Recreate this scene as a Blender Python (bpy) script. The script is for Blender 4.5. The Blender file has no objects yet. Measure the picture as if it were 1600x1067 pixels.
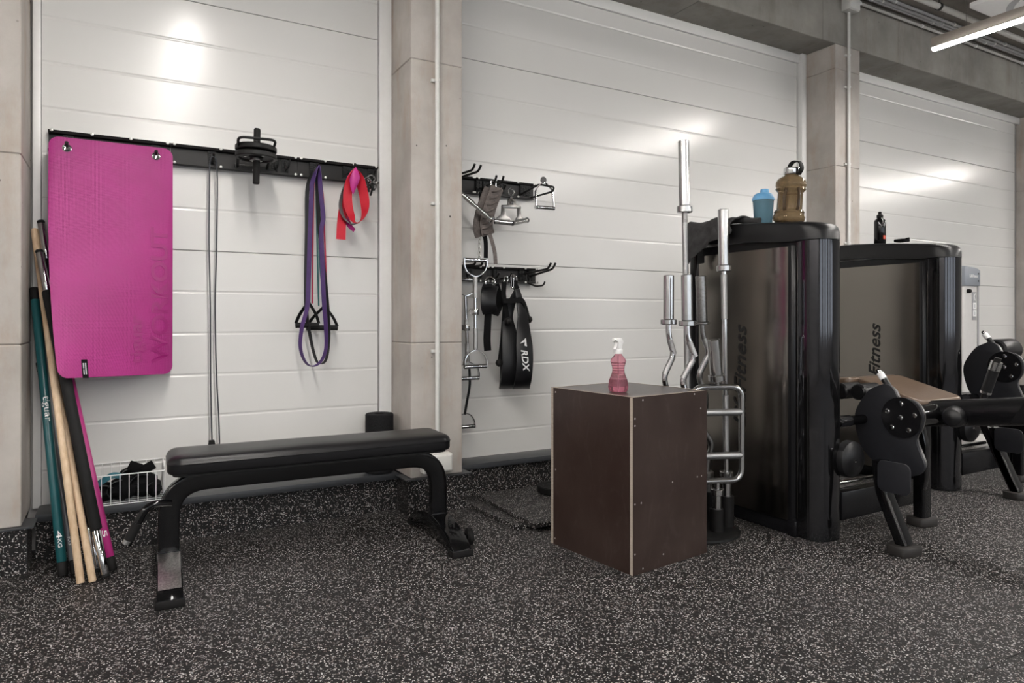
import bpy, bmesh, math, random
from mathutils import Vector, Matrix
random.seed(7)
R = math.radians
PI = math.pi
C = bpy.context.scene.collection
scene = bpy.context.scene

# ------------------------------------------------------------------ camera
# world axes: x runs along the panelled wall to the right, y points at that wall, z is up (metres)
CAM_H, YAW, FOC, HORIZON = 1.08, math.atan(1067 / 1880), 1067.0, 498.0
cam_d = bpy.data.cameras.new('camera')
cam = bpy.data.objects.new('camera', cam_d)
C.objects.link(cam)
cam.location = (0, 0, CAM_H)
cam.rotation_euler = (R(90), 0, -YAW)
cam_d.sensor_width = 36
cam_d.lens = 24.0
cam_d.shift_y = -(533.5 - HORIZON) / 1600
cam_d.clip_start = 0.05
scene.camera = cam

# ------------------------------------------------------------------ world, exposure
world = bpy.data.worlds.new('world')
scene.world = world
world.use_nodes = True
wn = world.node_tree.nodes
wn['Background'].inputs[0].default_value = (0.86, 0.93, 1.0, 1)
wn['Background'].inputs[1].default_value = 2.5
scene.view_settings.view_transform = 'Standard'
scene.view_settings.look = 'None'
scene.view_settings.gamma = 1.0
scene.view_settings.use_curve_mapping = False
scene.view_settings.exposure = 0.1
LAMP_STRENGTH = 150.0
LAMP_COLOR = (1.0, 0.955, 0.905)


# ------------------------------------------------------------------ measured positions
_c, _s = math.cos(YAW), math.sin(YAW)


def at_y(px, py, y):
    u = (px - 800) / FOC
    Z = y / (_c - u * _s)
    return Vector((Z * (u * _c + _s), y, CAM_H - (py - HORIZON) / FOC * Z))


def at_x(px, py, x):
    u = (px - 800) / FOC
    Z = x / (u * _c + _s)
    return Vector((x, Z * (_c - u * _s), CAM_H - (py - HORIZON) / FOC * Z))


# ------------------------------------------------------------------ materials
M = {}


def newmat(name):
    m = bpy.data.materials.new(name)
    m.use_nodes = True
    nt = m.node_tree
    b = nt.nodes['Principled BSDF']
    M[name] = m
    return m, nt, b


def node(nt, typ, **kw):
    n = nt.nodes.new(typ)
    for k, v in kw.items():
        setattr(n, k, v)
    return n


def coords(nt, scale=(1, 1, 1)):
    tc = node(nt, 'ShaderNodeTexCoord')
    mp = node(nt, 'ShaderNodeMapping')
    mp.inputs['Scale'].default_value = scale
    nt.links.new(tc.outputs['Object'], mp.inputs[0])
    return mp.outputs[0]


def noise(nt, vec, scale, detail=4, rough=0.55):
    n = node(nt, 'ShaderNodeTexNoise')
    n.inputs['Scale'].default_value = scale
    n.inputs['Detail'].default_value = detail
    n.inputs['Roughness'].default_value = rough
    nt.links.new(vec, n.inputs['Vector'])
    return n


def ramp(nt, fac, stops):
    r = node(nt, 'ShaderNodeValToRGB')
    e = r.color_ramp.elements
    while len(e) < len(stops):
        e.new(0.5)
    for i, (p, col) in enumerate(stops):
        e[i].position = p
        e[i].color = (*col, 1) if len(col) == 3 else col
    nt.links.new(fac, r.inputs[0])
    return r.outputs[0]


def mix(nt, fac, a, b, blend='MIX'):
    m = node(nt, 'ShaderNodeMix', data_type='RGBA', blend_type=blend)
    for s, v in ((0, fac), (6, a), (7, b)):
        if hasattr(v, 'links'):
            nt.links.new(v, m.inputs[s])
        else:
            m.inputs[s].default_value = v if s == 0 else (*v, 1)
    return m.outputs[2]


def bump(nt, b, height, strength, dist=0.002):
    bp = node(nt, 'ShaderNodeBump')
    bp.inputs['Strength'].default_value = strength
    bp.inputs['Distance'].default_value = dist
    nt.links.new(height, bp.inputs['Height'])
    nt.links.new(bp.outputs[0], b.inputs['Normal'])


def simple(name, col, rough=0.5, metal=0.0, var=0.12, vscale=25.0, bumps=0.0, bscale=300.0, spec=0.5, coat=0.0,
           rvar=0.0):
    m, nt, b = newmat(name)
    v = coords(nt)
    n = noise(nt, v, vscale)
    dark = tuple(max(0, c * (1 - var)) for c in col)
    light = tuple(min(1, c * (1 + var)) for c in col)
    nt.links.new(ramp(nt, n.outputs[0], [(0.3, dark), (0.7, light)]), b.inputs['Base Color'])
    b.inputs['Roughness'].default_value = rough
    b.inputs['Metallic'].default_value = metal
    b.inputs['Specular IOR Level'].default_value = spec
    b.inputs['Coat Weight'].default_value = coat
    b.inputs['Coat Roughness'].default_value = 0.06
    if rvar:
        n3 = noise(nt, v, vscale * 1.7, 6)
        rr = ramp(nt, n3.outputs[0], [(0.35, (rough - rvar,) * 3), (0.7, (rough + rvar,) * 3)])
        nt.links.new(rr, b.inputs['Roughness'])
    if bumps:
        n2 = noise(nt, v, bscale, 3)
        bump(nt, b, n2.outputs[0], bumps)
    return m


simple('panel_white', (0.64, 0.635, 0.62), 0.24, var=0.015, vscale=1.2)
simple('trim_white', (0.72, 0.72, 0.71), 0.35, var=0.02)
simple('room_white', (0.36, 0.355, 0.35), 0.7, var=0.03)
simple('sill_grey', (0.040, 0.043, 0.048), 0.36, var=0.08, vscale=6)
simple('black_powder', (0.010, 0.010, 0.010), 0.42, var=0.15, bumps=0.15, bscale=900, spec=0.25)
simple('black_rail', (0.016, 0.015, 0.015), 0.45, var=0.15, vscale=9, spec=0.3)
simple('black_gloss', (0.0035, 0.0035, 0.004), 0.10, var=0.2, spec=0.4)
simple('black_satin', (0.006, 0.006, 0.007), 0.26, var=0.15, spec=0.28)
simple('cam_black', (0.014, 0.0145, 0.018), 0.5, var=0.1, bumps=0.1, bscale=1200, spec=0.3)
simple('black_rubber', (0.008, 0.0075, 0.0075), 0.6, var=0.2, bumps=0.2, bscale=600, spec=0.2)
simple('foot_rubber', (0.022, 0.020, 0.019), 0.5, var=0.2, vscale=14, spec=0.4)
simple('black_fabric', (0.004, 0.004, 0.0045), 0.8, var=0.3, bumps=0.4, bscale=700, spec=0.15)
simple('vinyl', (0.008, 0.008, 0.009), 0.33, var=0.1, bumps=0.12, bscale=450, spec=0.3)
simple('cap_black', (0.009, 0.009, 0.010), 0.36, var=0.1, bumps=0.08, bscale=800, spec=0.35)
simple('chrome', (0.62, 0.62, 0.63), 0.10, 1.0, var=0.03)
simple('steel', (0.50, 0.50, 0.50), 0.2, 1.0, var=0.04)
simple('steel_worn', (0.27, 0.265, 0.26), 0.3, 1.0, var=0.2, vscale=90)
simple('knurl', (0.42, 0.42, 0.42), 0.4, 1.0, var=0.15, vscale=300, bumps=0.4, bscale=900)
simple('galvanised', (0.58, 0.57, 0.55), 0.4, 1.0, var=0.15, vscale=80)
simple('conduit_white', (0.62, 0.62, 0.6), 0.4, var=0.04)
simple('conduit_grey', (0.50, 0.51, 0.53), 0.42, var=0.05)
simple('pipe_grey', (0.52, 0.51, 0.49), 0.45, var=0.05)
simple('box_white', (0.74, 0.73, 0.7), 0.35, var=0.02)
simple('plastic_white', (0.82, 0.82, 0.82), 0.3, var=0.02)
simple('teal_paint', (0.008, 0.075, 0.085), 0.3, var=0.08)
simple('grey_paint', (0.12, 0.12, 0.13), 0.32, var=0.08)
simple('magenta_paint', (0.36, 0.02, 0.16), 0.3, var=0.05)
simple('foam_grip', (0.010, 0.0098, 0.010), 0.7, var=0.15, bumps=0.3, bscale=900, spec=0.25)
simple('print_white', (0.75, 0.75, 0.75), 0.5, var=0.02)
simple('print_black', (0.006, 0.006, 0.006), 0.45, var=0.02)
simple('band_purple', (0.055, 0.025, 0.115), 0.5, var=0.12, spec=0.35)
simple('band_black', (0.008, 0.009, 0.010), 0.5, var=0.12, spec=0.35)
simple('tube_red', (0.42, 0.012, 0.06), 0.4, var=0.1)
simple('tube_teal', (0.01, 0.10, 0.10), 0.4, var=0.1)
simple('tube_grey', (0.03, 0.032, 0.04), 0.45, var=0.1)
simple('latex_red', (0.50, 0.012, 0.030), 0.5, var=0.08, bumps=0.1, spec=0.35)
simple('latex_magenta', (0.42, 0.015, 0.2), 0.48, var=0.08, bumps=0.1)
simple('latex_grey', (0.13, 0.135, 0.14), 0.5, var=0.08)
simple('belt_grey', (0.10, 0.082, 0.075), 0.6, var=0.35, vscale=60, bumps=0.7, bscale=120)
simple('blue_strap', (0.012, 0.10, 0.13), 0.45, var=0.2)
simple('blue_lid', (0.13, 0.36, 0.62), 0.4, var=0.04)
simple('towel_grey', (0.055, 0.054, 0.055), 0.95, var=0.2, bumps=0.6, bscale=500, spec=0.1)
simple('machine_grey', (0.22, 0.24, 0.27), 0.45, var=0.04)
simple('machine_silver', (0.55, 0.54, 0.53), 0.4, var=0.03)
simple('placard_grey', (0.3, 0.3, 0.31), 0.5, var=0.05)
simple('lamp_body', (0.42, 0.38, 0.34), 0.5, 0.3, var=0.05)
simple('steel_dark', (0.20, 0.195, 0.19), 0.3, 1.0, var=0.1)
simple('red_logo', (0.5, 0.05, 0.02), 0.5, var=0.02)
simple('foam_roller', (0.010, 0.010, 0.011), 0.85, var=0.5, vscale=180, bumps=0.5, bscale=250, spec=0.2)
simple('pad_vinyl', (0.13, 0.088, 0.06), 0.3, var=0.12, vscale=60, bumps=0.1)
simple('shroud', (0.225, 0.207, 0.187), 0.21, 1.0, var=0.03, vscale=3)
simple('column_gloss', (0.065, 0.065, 0.07), 0.09, 0.95, var=0.08, vscale=40)
simple('scuffed_glint', (0.45, 0.44, 0.43), 0.32, 1.0, var=0.3, vscale=140)  # bright tone stands in for a lamp reflection, the mottling for scratches


def make_wood(name, a, b_, rough=0.5, sc=(6, 6, 0.7)):
    m, nt, b = newmat(name)
    v = coords(nt, sc)
    n = noise(nt, v, 9, 6)
    nt.links.new(ramp(nt, n.outputs[0], [(0.3, a), (0.7, b_)]), b.inputs['Base Color'])
    b.inputs['Roughness'].default_value = rough


make_wood('wood', (0.52, 0.36, 0.22), (0.70, 0.54, 0.38))
make_wood('ply_edge', (0.26, 0.215, 0.18), (0.46, 0.40, 0.34), 0.7, (1, 1, 60))


def film_ply():
    m, nt, b = newmat('film_ply')
    v = coords(nt)
    n = noise(nt, v, 5, 5)
    base = ramp(nt, n.outputs[0], [(0.3, (0.024, 0.013, 0.0105)), (0.75, (0.040, 0.026, 0.0215))])
    v2 = coords(nt, (1, 1, 0.35))
    sc = node(nt, 'ShaderNodeTexNoise')
    sc.inputs['Scale'].default_value = 16
    sc.inputs['Detail'].default_value = 8
    sc.inputs['Distortion'].default_value = 2.5
    nt.links.new(v2, sc.inputs['Vector'])
    dust = ramp(nt, sc.outputs[0], [(0.55, (0, 0, 0)), (0.85, (0.25, 0.25, 0.25))])
    nt.links.new(mix(nt, dust, base, (0.11, 0.09, 0.08)), b.inputs['Base Color'])
    b.inputs['Roughness'].default_value = 0.3
    g = noise(nt, coords(nt, (1, 1, 1)), 500, 2)
    bump(nt, b, g.outputs[0], 0.12)


film_ply()


def rubber_floor():
    m, nt, b = newmat('speckled_rubber')
    v = coords(nt)
    vo = node(nt, 'ShaderNodeTexVoronoi')
    vo.inputs['Scale'].default_value = 195
    vo.inputs['Randomness'].default_value = 1.0
    wob = noise(nt, v, 120, 2)
    vm = node(nt, 'ShaderNodeVectorMath', operation='MULTIPLY_ADD')
    nt.links.new(wob.outputs[1], vm.inputs[0])
    vm.inputs[1].default_value = (0.009, 0.009, 0.009)
    nt.links.new(v, vm.inputs[2])
    nt.links.new(vm.outputs[0], vo.inputs['Vector'])
    sep = node(nt, 'ShaderNodeSeparateColor')
    nt.links.new(vo.outputs['Color'], sep.inputs[0])
    isg = ramp(nt, sep.outputs[0], [(0.69, (0, 0, 0)), (0.72, (1, 1, 1))])
    near = ramp(nt, vo.outputs['Distance'], [(0.40, (1, 1, 1)), (0.56, (0, 0, 0))])
    fac = node(nt, 'ShaderNodeMath', operation='MULTIPLY')
    nt.links.new(isg, fac.inputs[0])
    nt.links.new(near, fac.inputs[1])
    chip = ramp(nt, sep.outputs[1], [(0.0, (0.12, 0.085, 0.075)), (0.3, (0.33, 0.29, 0.275)), (0.6, (0.72, 0.70, 0.68)),
                                     (1.0, (0.40, 0.395, 0.40))])
    basen = noise(nt, v, 90, 3)
    base = ramp(nt, basen.outputs[0], [(0.3, (0.004, 0.0038, 0.0039)), (0.7, (0.0118, 0.011, 0.0113))])
    nt.links.new(mix(nt, fac.outputs[0], base, chip), b.inputs['Base Color'])
    b.inputs['Roughness'].default_value = 0.55
    b.inputs['Specular IOR Level'].default_value = 0.26
    bump(nt, b, vo.outputs['Distance'], 0.35, 0.003)


rubber_floor()


def concrete(name, lo, hi, stain, stain_amt):
    m, nt, b = newmat(name)
    v = coords(nt)
    n1 = noise(nt, v, 2.3, 6, 0.6)
    base = ramp(nt, n1.outputs[0], [(0.3, lo), (0.7, hi)])
    vs = coords(nt, (3, 3, 0.8))
    n2 = noise(nt, vs, 2.0, 7, 0.7)
    sf = ramp(nt, n2.outputs[0], [(0.50, (0, 0, 0)), (0.72, (stain_amt,) * 3)])
    c1 = mix(nt, sf, base, stain)
    vo = node(nt, 'ShaderNodeTexVoronoi')
    vo.inputs['Scale'].default_value = 11
    nt.links.new(v, vo.inputs['Vector'])
    sep = node(nt, 'ShaderNodeSeparateColor')
    nt.links.new(vo.outputs['Color'], sep.inputs[0])
    big = ramp(nt, sep.outputs[0], [(0.55, (0, 0, 0)), (0.6, (1, 1, 1))])
    pit = ramp(nt, vo.outputs['Distance'], [(0.045, (1, 1, 1)), (0.075, (0, 0, 0))])
    pf = node(nt, 'ShaderNodeMath', operation='MULTIPLY')
    nt.links.new(big, pf.inputs[0])
    nt.links.new(pit, pf.inputs[1])
    c2 = mix(nt, pf.outputs[0], c1, (0.06, 0.055, 0.05))
    nt.links.new(c2, b.inputs['Base Color'])
    b.inputs['Roughness'].default_value = 0.78
    b.inputs['Specular IOR Level'].default_value = 0.3
    n3 = noise(nt, v, 60, 5)
    bump(nt, b, n3.outputs[0], 0.25, 0.003)


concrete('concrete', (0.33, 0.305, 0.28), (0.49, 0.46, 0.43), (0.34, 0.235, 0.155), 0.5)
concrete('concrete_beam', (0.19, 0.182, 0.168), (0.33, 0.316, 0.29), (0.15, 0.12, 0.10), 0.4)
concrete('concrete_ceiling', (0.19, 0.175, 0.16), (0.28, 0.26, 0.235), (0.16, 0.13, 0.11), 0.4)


def mat_foam():
    m, nt, b = newmat('magenta_foam')
    v = coords(nt)
    n = noise(nt, v, 4, 4)
    nt.links.new(ramp(nt, n.outputs[0], [(0.3, (0.295, 0.006, 0.145)), (0.7, (0.36, 0.011, 0.185))]),
                 b.inputs['Base Color'])
    b.inputs['Roughness'].default_value = 0.44
    vo = node(nt, 'ShaderNodeTexVoronoi')
    vo.inputs['Scale'].default_value = 190
    vo.inputs['Randomness'].default_value = 0.12
    nt.links.new(v, vo.inputs['Vector'])
    bump(nt, b, vo.outputs['Distance'], 0.5, 0.003)


mat_foam()
simple('magenta_plain', (0.285, 0.006, 0.14), 0.36, var=0.04)


def glassy(name, col, rough=0.08, trans=0.9, ior=1.4):
    m, nt, b = newmat(name)
    v = coords(nt)
    n = noise(nt, v, 30)
    nt.links.new(ramp(nt, n.outputs[0], [(0.2, tuple(c * 0.95 for c in col)), (0.8, col)]), b.inputs['Base Color'])
    b.inputs['Roughness'].default_value = rough
    b.inputs['Transmission Weight'].default_value = trans
    b.inputs['IOR'].default_value = ior


glassy('pink_plastic', (0.92, 0.45, 0.54), 0.1, 0.92, 1.12)
glassy('pink_liquid', (0.85, 0.55, 0.65), 0.02, 0.95, 1.3)
glassy('amber_plastic', (0.26, 0.185, 0.105), 0.07, 0.55, 1.3)
glassy('amber_dark', (0.10, 0.07, 0.045), 0.08, 0.4, 1.3)
glassy('shaker_plastic', (0.16, 0.30, 0.38), 0.25, 0.5, 1.3)
glassy('window_glass', (0.95, 0.97, 0.97), 0.0, 1.0, 1.01)


def emissive(name, col, strength):
    m, nt, b = newmat(name)
    v = coords(nt)
    n = noise(nt, v, 2)
    nt.links.new(ramp(nt, n.outputs[0], [(0.0, col), (1.0, col)]), b.inputs['Emission Color'])
    b.inputs['Base Color'].default_value = (0.8, 0.8, 0.8, 1)
    b.inputs['Emission Strength'].default_value = strength


emissive('lamp_glow', LAMP_COLOR, LAMP_STRENGTH)

# ------------------------------------------------------------------ mesh building


class MB:
    def __init__(self):
        self.v, self.f, self.fm = [], [], []

    def add(self, verts, faces, mi=0):
        o = len(self.v)
        self.v += [Vector(p) for p in verts]
        self.f += [[i + o for i in f] for f in faces]
        self.fm += [mi] * len(faces)
        return self

    def box(self, lo, hi, mi=0, rot=None, pivot=None):
        x0, y0, z0 = lo
        x1, y1, z1 = hi
        vs = [Vector(p) for p in ((x0, y0, z0), (x1, y0, z0), (x1, y1, z0), (x0, y1, z0),
                                  (x0, y0, z1), (x1, y0, z1), (x1, y1, z1), (x0, y1, z1))]
        if rot is not None:
            pv = Vector(pivot) if pivot is not None else sum(vs, Vector()) / 8
            vs = [rot @ (p - pv) + pv for p in vs]
        return self.add(vs, [(0, 3, 2, 1), (4, 5, 6, 7), (0, 1, 5, 4), (1, 2, 6, 5), (2, 3, 7, 6), (3, 0, 4, 7)], mi)

    def sweep(self, path, section, closed=False, ref=None, caps=True, mi=0):
        """section: list of (a, b) offsets; ref: direction that 'a' follows (one vector or one per point)"""
        P = [Vector(p) for p in path]
        n, k = len(P), len(section)
        vs = []
        prev = None
        for i in range(n):
            if closed:
                t = P[(i + 1) % n] - P[i - 1]
            else:
                t = P[min(i + 1, n - 1)] - P[max(i - 1, 0)]
            if t.length < 1e-9:
                t = Vector((0, 0, 1))
            t.normalize()
            if ref is not None:
                a = Vector(ref[i]) if isinstance(ref[0], (list, tuple, Vector)) else Vector(ref)
            elif prev is None:
                a = Vector((1, 0, 0)) if abs(t.x) < 0.8 else Vector((0, 1, 0))
            else:
                a = prev
            a = a - t * a.dot(t)
            if a.length < 1e-6:
                a = t.orthogonal()
            a.normalize()
            prev = a
            b = t.cross(a)
            sc = section if not callable(section) else section(i)
            vs += [P[i] + a * q[0] + b * q[1] for q in sc]
        fs = []
        for i in range(n if closed else n - 1):
            j = (i + 1) % n
            for q in range(k):
                r = (q + 1) % k
                fs.append((i * k + q, i * k + r, j * k + r, j * k + q))
        if caps and not closed:
            fs.append(tuple(reversed(range(k))))
            fs.append(tuple((n - 1) * k + q for q in range(k)))
        return self.add(vs, fs, mi)

    def tube(self, path, r, seg=12, closed=False, mi=0, caps=True):
        return self.sweep(path, [(r * math.cos(2 * PI * q / seg), r * math.sin(2 * PI * q / seg)) for q in range(seg)],
                          closed, None, caps, mi)

    def cyl(self, a, b, r, seg=20, mi=0):
        return self.tube([a, b], r, seg, mi=mi)

    def ribbon(self, path, w, t, ref, closed=False, mi=0):
        return self.sweep(path, [(-w / 2, -t / 2), (w / 2, -t / 2), (w / 2, t / 2), (-w / 2, t / 2)], closed, ref, mi=mi)

    def lathe(self, profile, center=(0, 0, 0), axis=(0, 0, 1), seg=24, mi=0):
        """profile: list of (radius, height)"""
        ax = Vector(axis).normalized()
        q = Vector((0, 0, 1)).rotation_difference(ax)
        c = Vector(center)
        vs, fs = [], []
        n = len(profile)
        for i in range(seg):
            a = 2 * PI * i / seg
            for r, h in profile:
                vs.append(c + q @ Vector((r * math.cos(a), r * math.sin(a), h)))
        for i in range(seg):
            j = (i + 1) % seg
            for k in range(n - 1):
                fs.append((i * n + k, j * n + k, j * n + k + 1, i * n + k + 1))
        fs.append(tuple(reversed([i * n for i in range(seg)])))
        fs.append(tuple(i * n + n - 1 for i in range(seg)))
        return self.add(vs, fs, mi)

    def prism(self, poly, axis, lo, hi, mi=0):
        """poly: 2D points; axis 'x': (y,z), 'y': (x,z), 'z': (x,y)"""
        def p3(p, h):
            return {'x': (h, p[0], p[1]), 'y': (p[0], h, p[1]), 'z': (p[0], p[1], h)}[axis]
        n = len(poly)
        vs = [p3(p, lo) for p in poly] + [p3(p, hi) for p in poly]
        fs = [tuple(reversed(range(n))), tuple(range(n, 2 * n))]
        fs += [(i, (i + 1) % n, n + (i + 1) % n, n + i) for i in range(n)]
        return self.add(vs, fs, mi)

    def xform(self, mat):
        self.v = [mat @ p for p in self.v]
        return self

    def mesh(self, name, mats, bevel=0.0, bseg=2, smooth=True, angle=35):
        me = bpy.data.meshes.new(name)
        me.from_pydata([tuple(p) for p in self.v], [], self.f)
        me.polygons.foreach_set('material_index', self.fm)
        bm = bmesh.new()
        bm.from_mesh(me)
        bmesh.ops.recalc_face_normals(bm, faces=bm.faces)
        if bevel:
            es = [e for e in bm.edges if len(e.link_faces) == 2 and e.calc_face_angle(0) > R(28)]
            bmesh.ops.bevel(bm, geom=es, offset=bevel, segments=bseg, profile=0.5, affect='EDGES', clamp_overlap=True)
        if smooth:
            for f in bm.faces:
                f.smooth = True
            for e in bm.edges:
                if len(e.link_faces) == 2 and e.calc_face_angle(0) > R(angle):
                    e.smooth = False
        bm.to_mesh(me)
        bm.free()
        for m in (mats if isinstance(mats, (list, tuple)) else [mats]):
            me.materials.append(M[m])
        return me


def tag(o, label=None, cat=None, group=None, kind=None):
    if label:
        o['label'] = label
    if cat:
        o['category'] = cat
    if group:
        o['group'] = group
    if kind:
        o['kind'] = kind
    return o


def thing(name, label, cat, loc=(0, 0, 0), rotz=0.0, group=None, kind=None):
    o = bpy.data.objects.new(name, None)
    o.empty_display_size = 0.1
    C.objects.link(o)
    o.location = loc
    o.rotation_euler = (0, 0, rotz)
    tag(o, label, cat, group, kind)
    o['_m'] = [c for row in (Matrix.Translation(Vector(loc)) @ Matrix.Rotation(rotz, 4, 'Z')).inverted() for c in row]
    return o


def rootinv(o):
    while o.parent is not None:
        o = o.parent
    if '_m' in o.keys():
        a = list(o['_m'])
        return Matrix([a[0:4], a[4:8], a[8:12], a[12:16]])
    return Matrix.Translation(-o.location)


def part(parent, name, mb, mats, local=False, bevel=0.0, bseg=2, smooth=True, angle=35, label=None):
    """a part; its shape is given in world metres unless local"""
    if not local:
        mb.xform(rootinv(parent))
    o = bpy.data.objects.new(name, mb.mesh(name, mats, bevel, bseg, smooth, angle))
    C.objects.link(o)
    o.parent = parent
    if label:
        o['label'] = label
    return o


def inst(parent, name, me, mat4):
    """a part that shares mesh data with its likes; mat4 places it in the world"""
    o = bpy.data.objects.new(name, me)
    C.objects.link(o)
    o.parent = parent
    o.matrix_local = rootinv(parent) @ mat4
    return o


def solo(name, mb, mats, label=None, cat=None, group=None, kind=None, bevel=0.0, bseg=2, smooth=True, angle=35, loc=None):
    """a thing that is one mesh, its origin at its base"""
    if loc is None:
        lo = Vector((min(p.x for p in mb.v), min(p.y for p in mb.v), min(p.z for p in mb.v)))
        hi = Vector((max(p.x for p in mb.v), max(p.y for p in mb.v), 0))
        loc = Vector(((lo.x + hi.x) / 2, (lo.y + hi.y) / 2, lo.z))
    loc = Vector(loc)
    mb.xform(Matrix.Translation(-loc))
    o = bpy.data.objects.new(name, mb.mesh(name, mats, bevel, bseg, smooth, angle))
    C.objects.link(o)
    o.location = loc
    tag(o, label, cat, group, kind)
    return o


def fillet(pts, r, seg=6):
    P = [Vector(p) for p in pts]
    out = [P[0]]
    for i in range(1, len(P) - 1):
        a, b, c = P[i - 1], P[i], P[i + 1]
        d1, d2 = (a - b), (c - b)
        rr = min(r, d1.length * 0.49, d2.length * 0.49)
        p, q = b + d1.normalized() * rr, b + d2.normalized() * rr
        for k in range(seg + 1):
            t = k / seg
            out.append(p * (1 - t) ** 2 + b * 2 * t * (1 - t) + q * t ** 2)
    out.append(P[-1])
    return out


def smooth(pts, n=6, closed=False):
    P = [Vector(p) for p in pts]
    m = len(P)
    out = []
    rng = range(m) if closed else range(m - 1)
    for i in rng:
        if closed:
            p0, p1, p2, p3 = P[i - 1], P[i], P[(i + 1) % m], P[(i + 2) % m]
        else:
            p0, p1, p2, p3 = P[max(i - 1, 0)], P[i], P[i + 1], P[min(i + 2, m - 1)]
        for k in range(n):
            t = k / n
            out.append(0.5 * ((2 * p1) + (p2 - p0) * t + (2 * p0 - 5 * p1 + 4 * p2 - p3) * t * t +
                              (3 * p1 - p0 - 3 * p2 + p3) * t ** 3))
    if not closed:
        out.append(P[-1])
    return out


def text_mb(body, size, depth=0.001, offset=0.0, shear=0.0):
    cu = bpy.data.curves.new('lettering', 'FONT')
    cu.body = body
    cu.size = size
    cu.extrude = depth
    cu.offset = offset
    cu.shear = shear
    cu.resolution_u = 3
    ob = bpy.data.objects.new('lettering', cu)
    C.objects.link(ob)
    dg = bpy.context.evaluated_depsgraph_get()
    me = bpy.data.meshes.new_from_object(ob.evaluated_get(dg))
    mb = MB()
    mb.add([v.co.copy() for v in me.vertices], [tuple(p.vertices) for p in me.polygons])
    bpy.data.objects.remove(ob)
    bpy.data.curves.remove(cu)
    bpy.data.meshes.remove(me)
    return mb


def fit(mb, w, h):
    """scale lettering to a width and height, its lower left corner at the origin"""
    x0, x1 = min(p.x for p in mb.v), max(p.x for p in mb.v)
    y0, y1 = min(p.y for p in mb.v), max(p.y for p in mb.v)
    for p in mb.v:
        p.x = (p.x - x0) * w / (x1 - x0)
        p.y = (p.y - y0) * h / (y1 - y0)
    return mb


def frame(origin, xd, yd):
    x, y = Vector(xd).normalized(), Vector(yd).normalized()
    z = x.cross(y)
    return Matrix.Translation(Vector(origin)) @ Matrix((x, y, z)).transposed().to_4x4()


def rrect(x0, x1, y0, y1, r, seg=6):
    out = []
    for cx, cy, a0 in ((x1 - r, y0 + r, -90), (x1 - r, y1 - r, 0), (x0 + r, y1 - r, 90), (x0 + r, y0 + r, 180)):
        for k in range(seg + 1):
            a = R(a0 + 90 * k / seg)
            out.append((cx + r * math.cos(a), cy + r * math.sin(a)))
    return out


def struct(name, mb, mats, **kw):
    return solo(name, mb, mats, kind='structure', **kw)

# ================================================================== THE ROOM
X0, X1, Y0, WALL, CEIL, SOFFIT = -5.0, 14.0, -8.0, 3.85, 3.76, 3.32
COLF = 3.53                                   # front plane of columns and beam
fl = struct('floor', MB().box((X0, Y0, -0.12), (X1, WALL + 0.1, -0.012)), 'black_rubber',
            label='black rubber gym floor flecked with white and brown', loc=(0, 0, -0.12))
for ya, yb in ((-8.0, -6.02), (-6.02, -4.83), (-4.83, -3.64), (-3.64, -2.45), (-2.45, -1.26), (-1.26, -0.07), (-0.07, 1.11), (1.11, 2.295),
               (2.295, 3.86)):
    part(fl, 'rubber_strip', MB().box((X0, ya + 0.0012, -0.012), (X1, yb - 0.0012, 0.0)), 'speckled_rubber', bevel=0.0015, bseg=1)
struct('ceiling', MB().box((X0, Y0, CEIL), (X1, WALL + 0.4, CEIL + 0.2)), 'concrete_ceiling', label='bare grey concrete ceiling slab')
struct('wall_left', MB().box((X0 - 0.2, Y0, 0), (X0, WALL + 0.4, CEIL)), 'room_white', label='pale side wall of the gym')
struct('wall_right', MB().box((X1, Y0, 0), (X1 + 0.2, WALL + 0.4, CEIL)), 'room_white', label='pale far end wall of the gym')
# wall behind the camera, with a row of tall windows that let the daylight in
wf = MB()
wins = [(-3.9 + 3.6 * k, -1.3 + 3.6 * k) for k in range(5)]
WZ0, WZ1 = 0.7, 2.9
prev = X0
for a, b in wins:
    wf.box((prev, Y0 - 0.2, 0), (a, Y0, CEIL))
    wf.box((a, Y0 - 0.2, 0), (b, Y0, WZ0))
    wf.box((a, Y0 - 0.2, WZ1), (b, Y0, CEIL))
    prev = b
wf.box((prev, Y0 - 0.2, 0), (X1, Y0, CEIL))
struct('wall_front', wf, 'room_white', label='pale wall with tall windows behind the viewer')
for i, (a, b) in enumerate(wins):
    w = thing('window_%d' % (i + 1), 'tall window in the wall behind the viewer', None, ((a + b) / 2, Y0 - 0.1, WZ0), kind='structure')
    m = MB()
    for xa, xb in ((a, a + 0.06), ((a + b) / 2 - 0.03, (a + b) / 2 + 0.03), (b - 0.06, b)):
        m.box((xa, Y0 - 0.13, WZ0), (xb, Y0 - 0.07, WZ1))
    for za, zb in ((WZ0, WZ0 + 0.06), (WZ1 - 0.06, WZ1)):
        m.box((a + 0.06, Y0 - 0.13, za), (b - 0.06, Y0 - 0.07, zb))
    part(w, 'window_frame', m, 'trim_white')
    pl = bpy.data.lights.new('daylight', 'AREA')
    pl.shape = 'RECTANGLE'
    pl.size, pl.size_y = b - a, WZ1 - WZ0
    pl.cycles.is_portal = True
    po = bpy.data.objects.new('daylight', pl)
    C.objects.link(po)
    po.location = ((a + b) / 2, Y0 - 0.15, (WZ0 + WZ1) / 2)
    po.rotation_euler = (R(90), 0, R(180))

# ---- the panelled wall: horizontal sandwich panels, each pressed with shallow grooves
JOINT, PITCH = 1.43, 1.276 / 6
wb = struct('wall_back', MB().box((X0, WALL + 0.02, 0), (X1, WALL + 0.4, CEIL)), 'room_white', label='white panelled outside wall of the gym')


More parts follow.
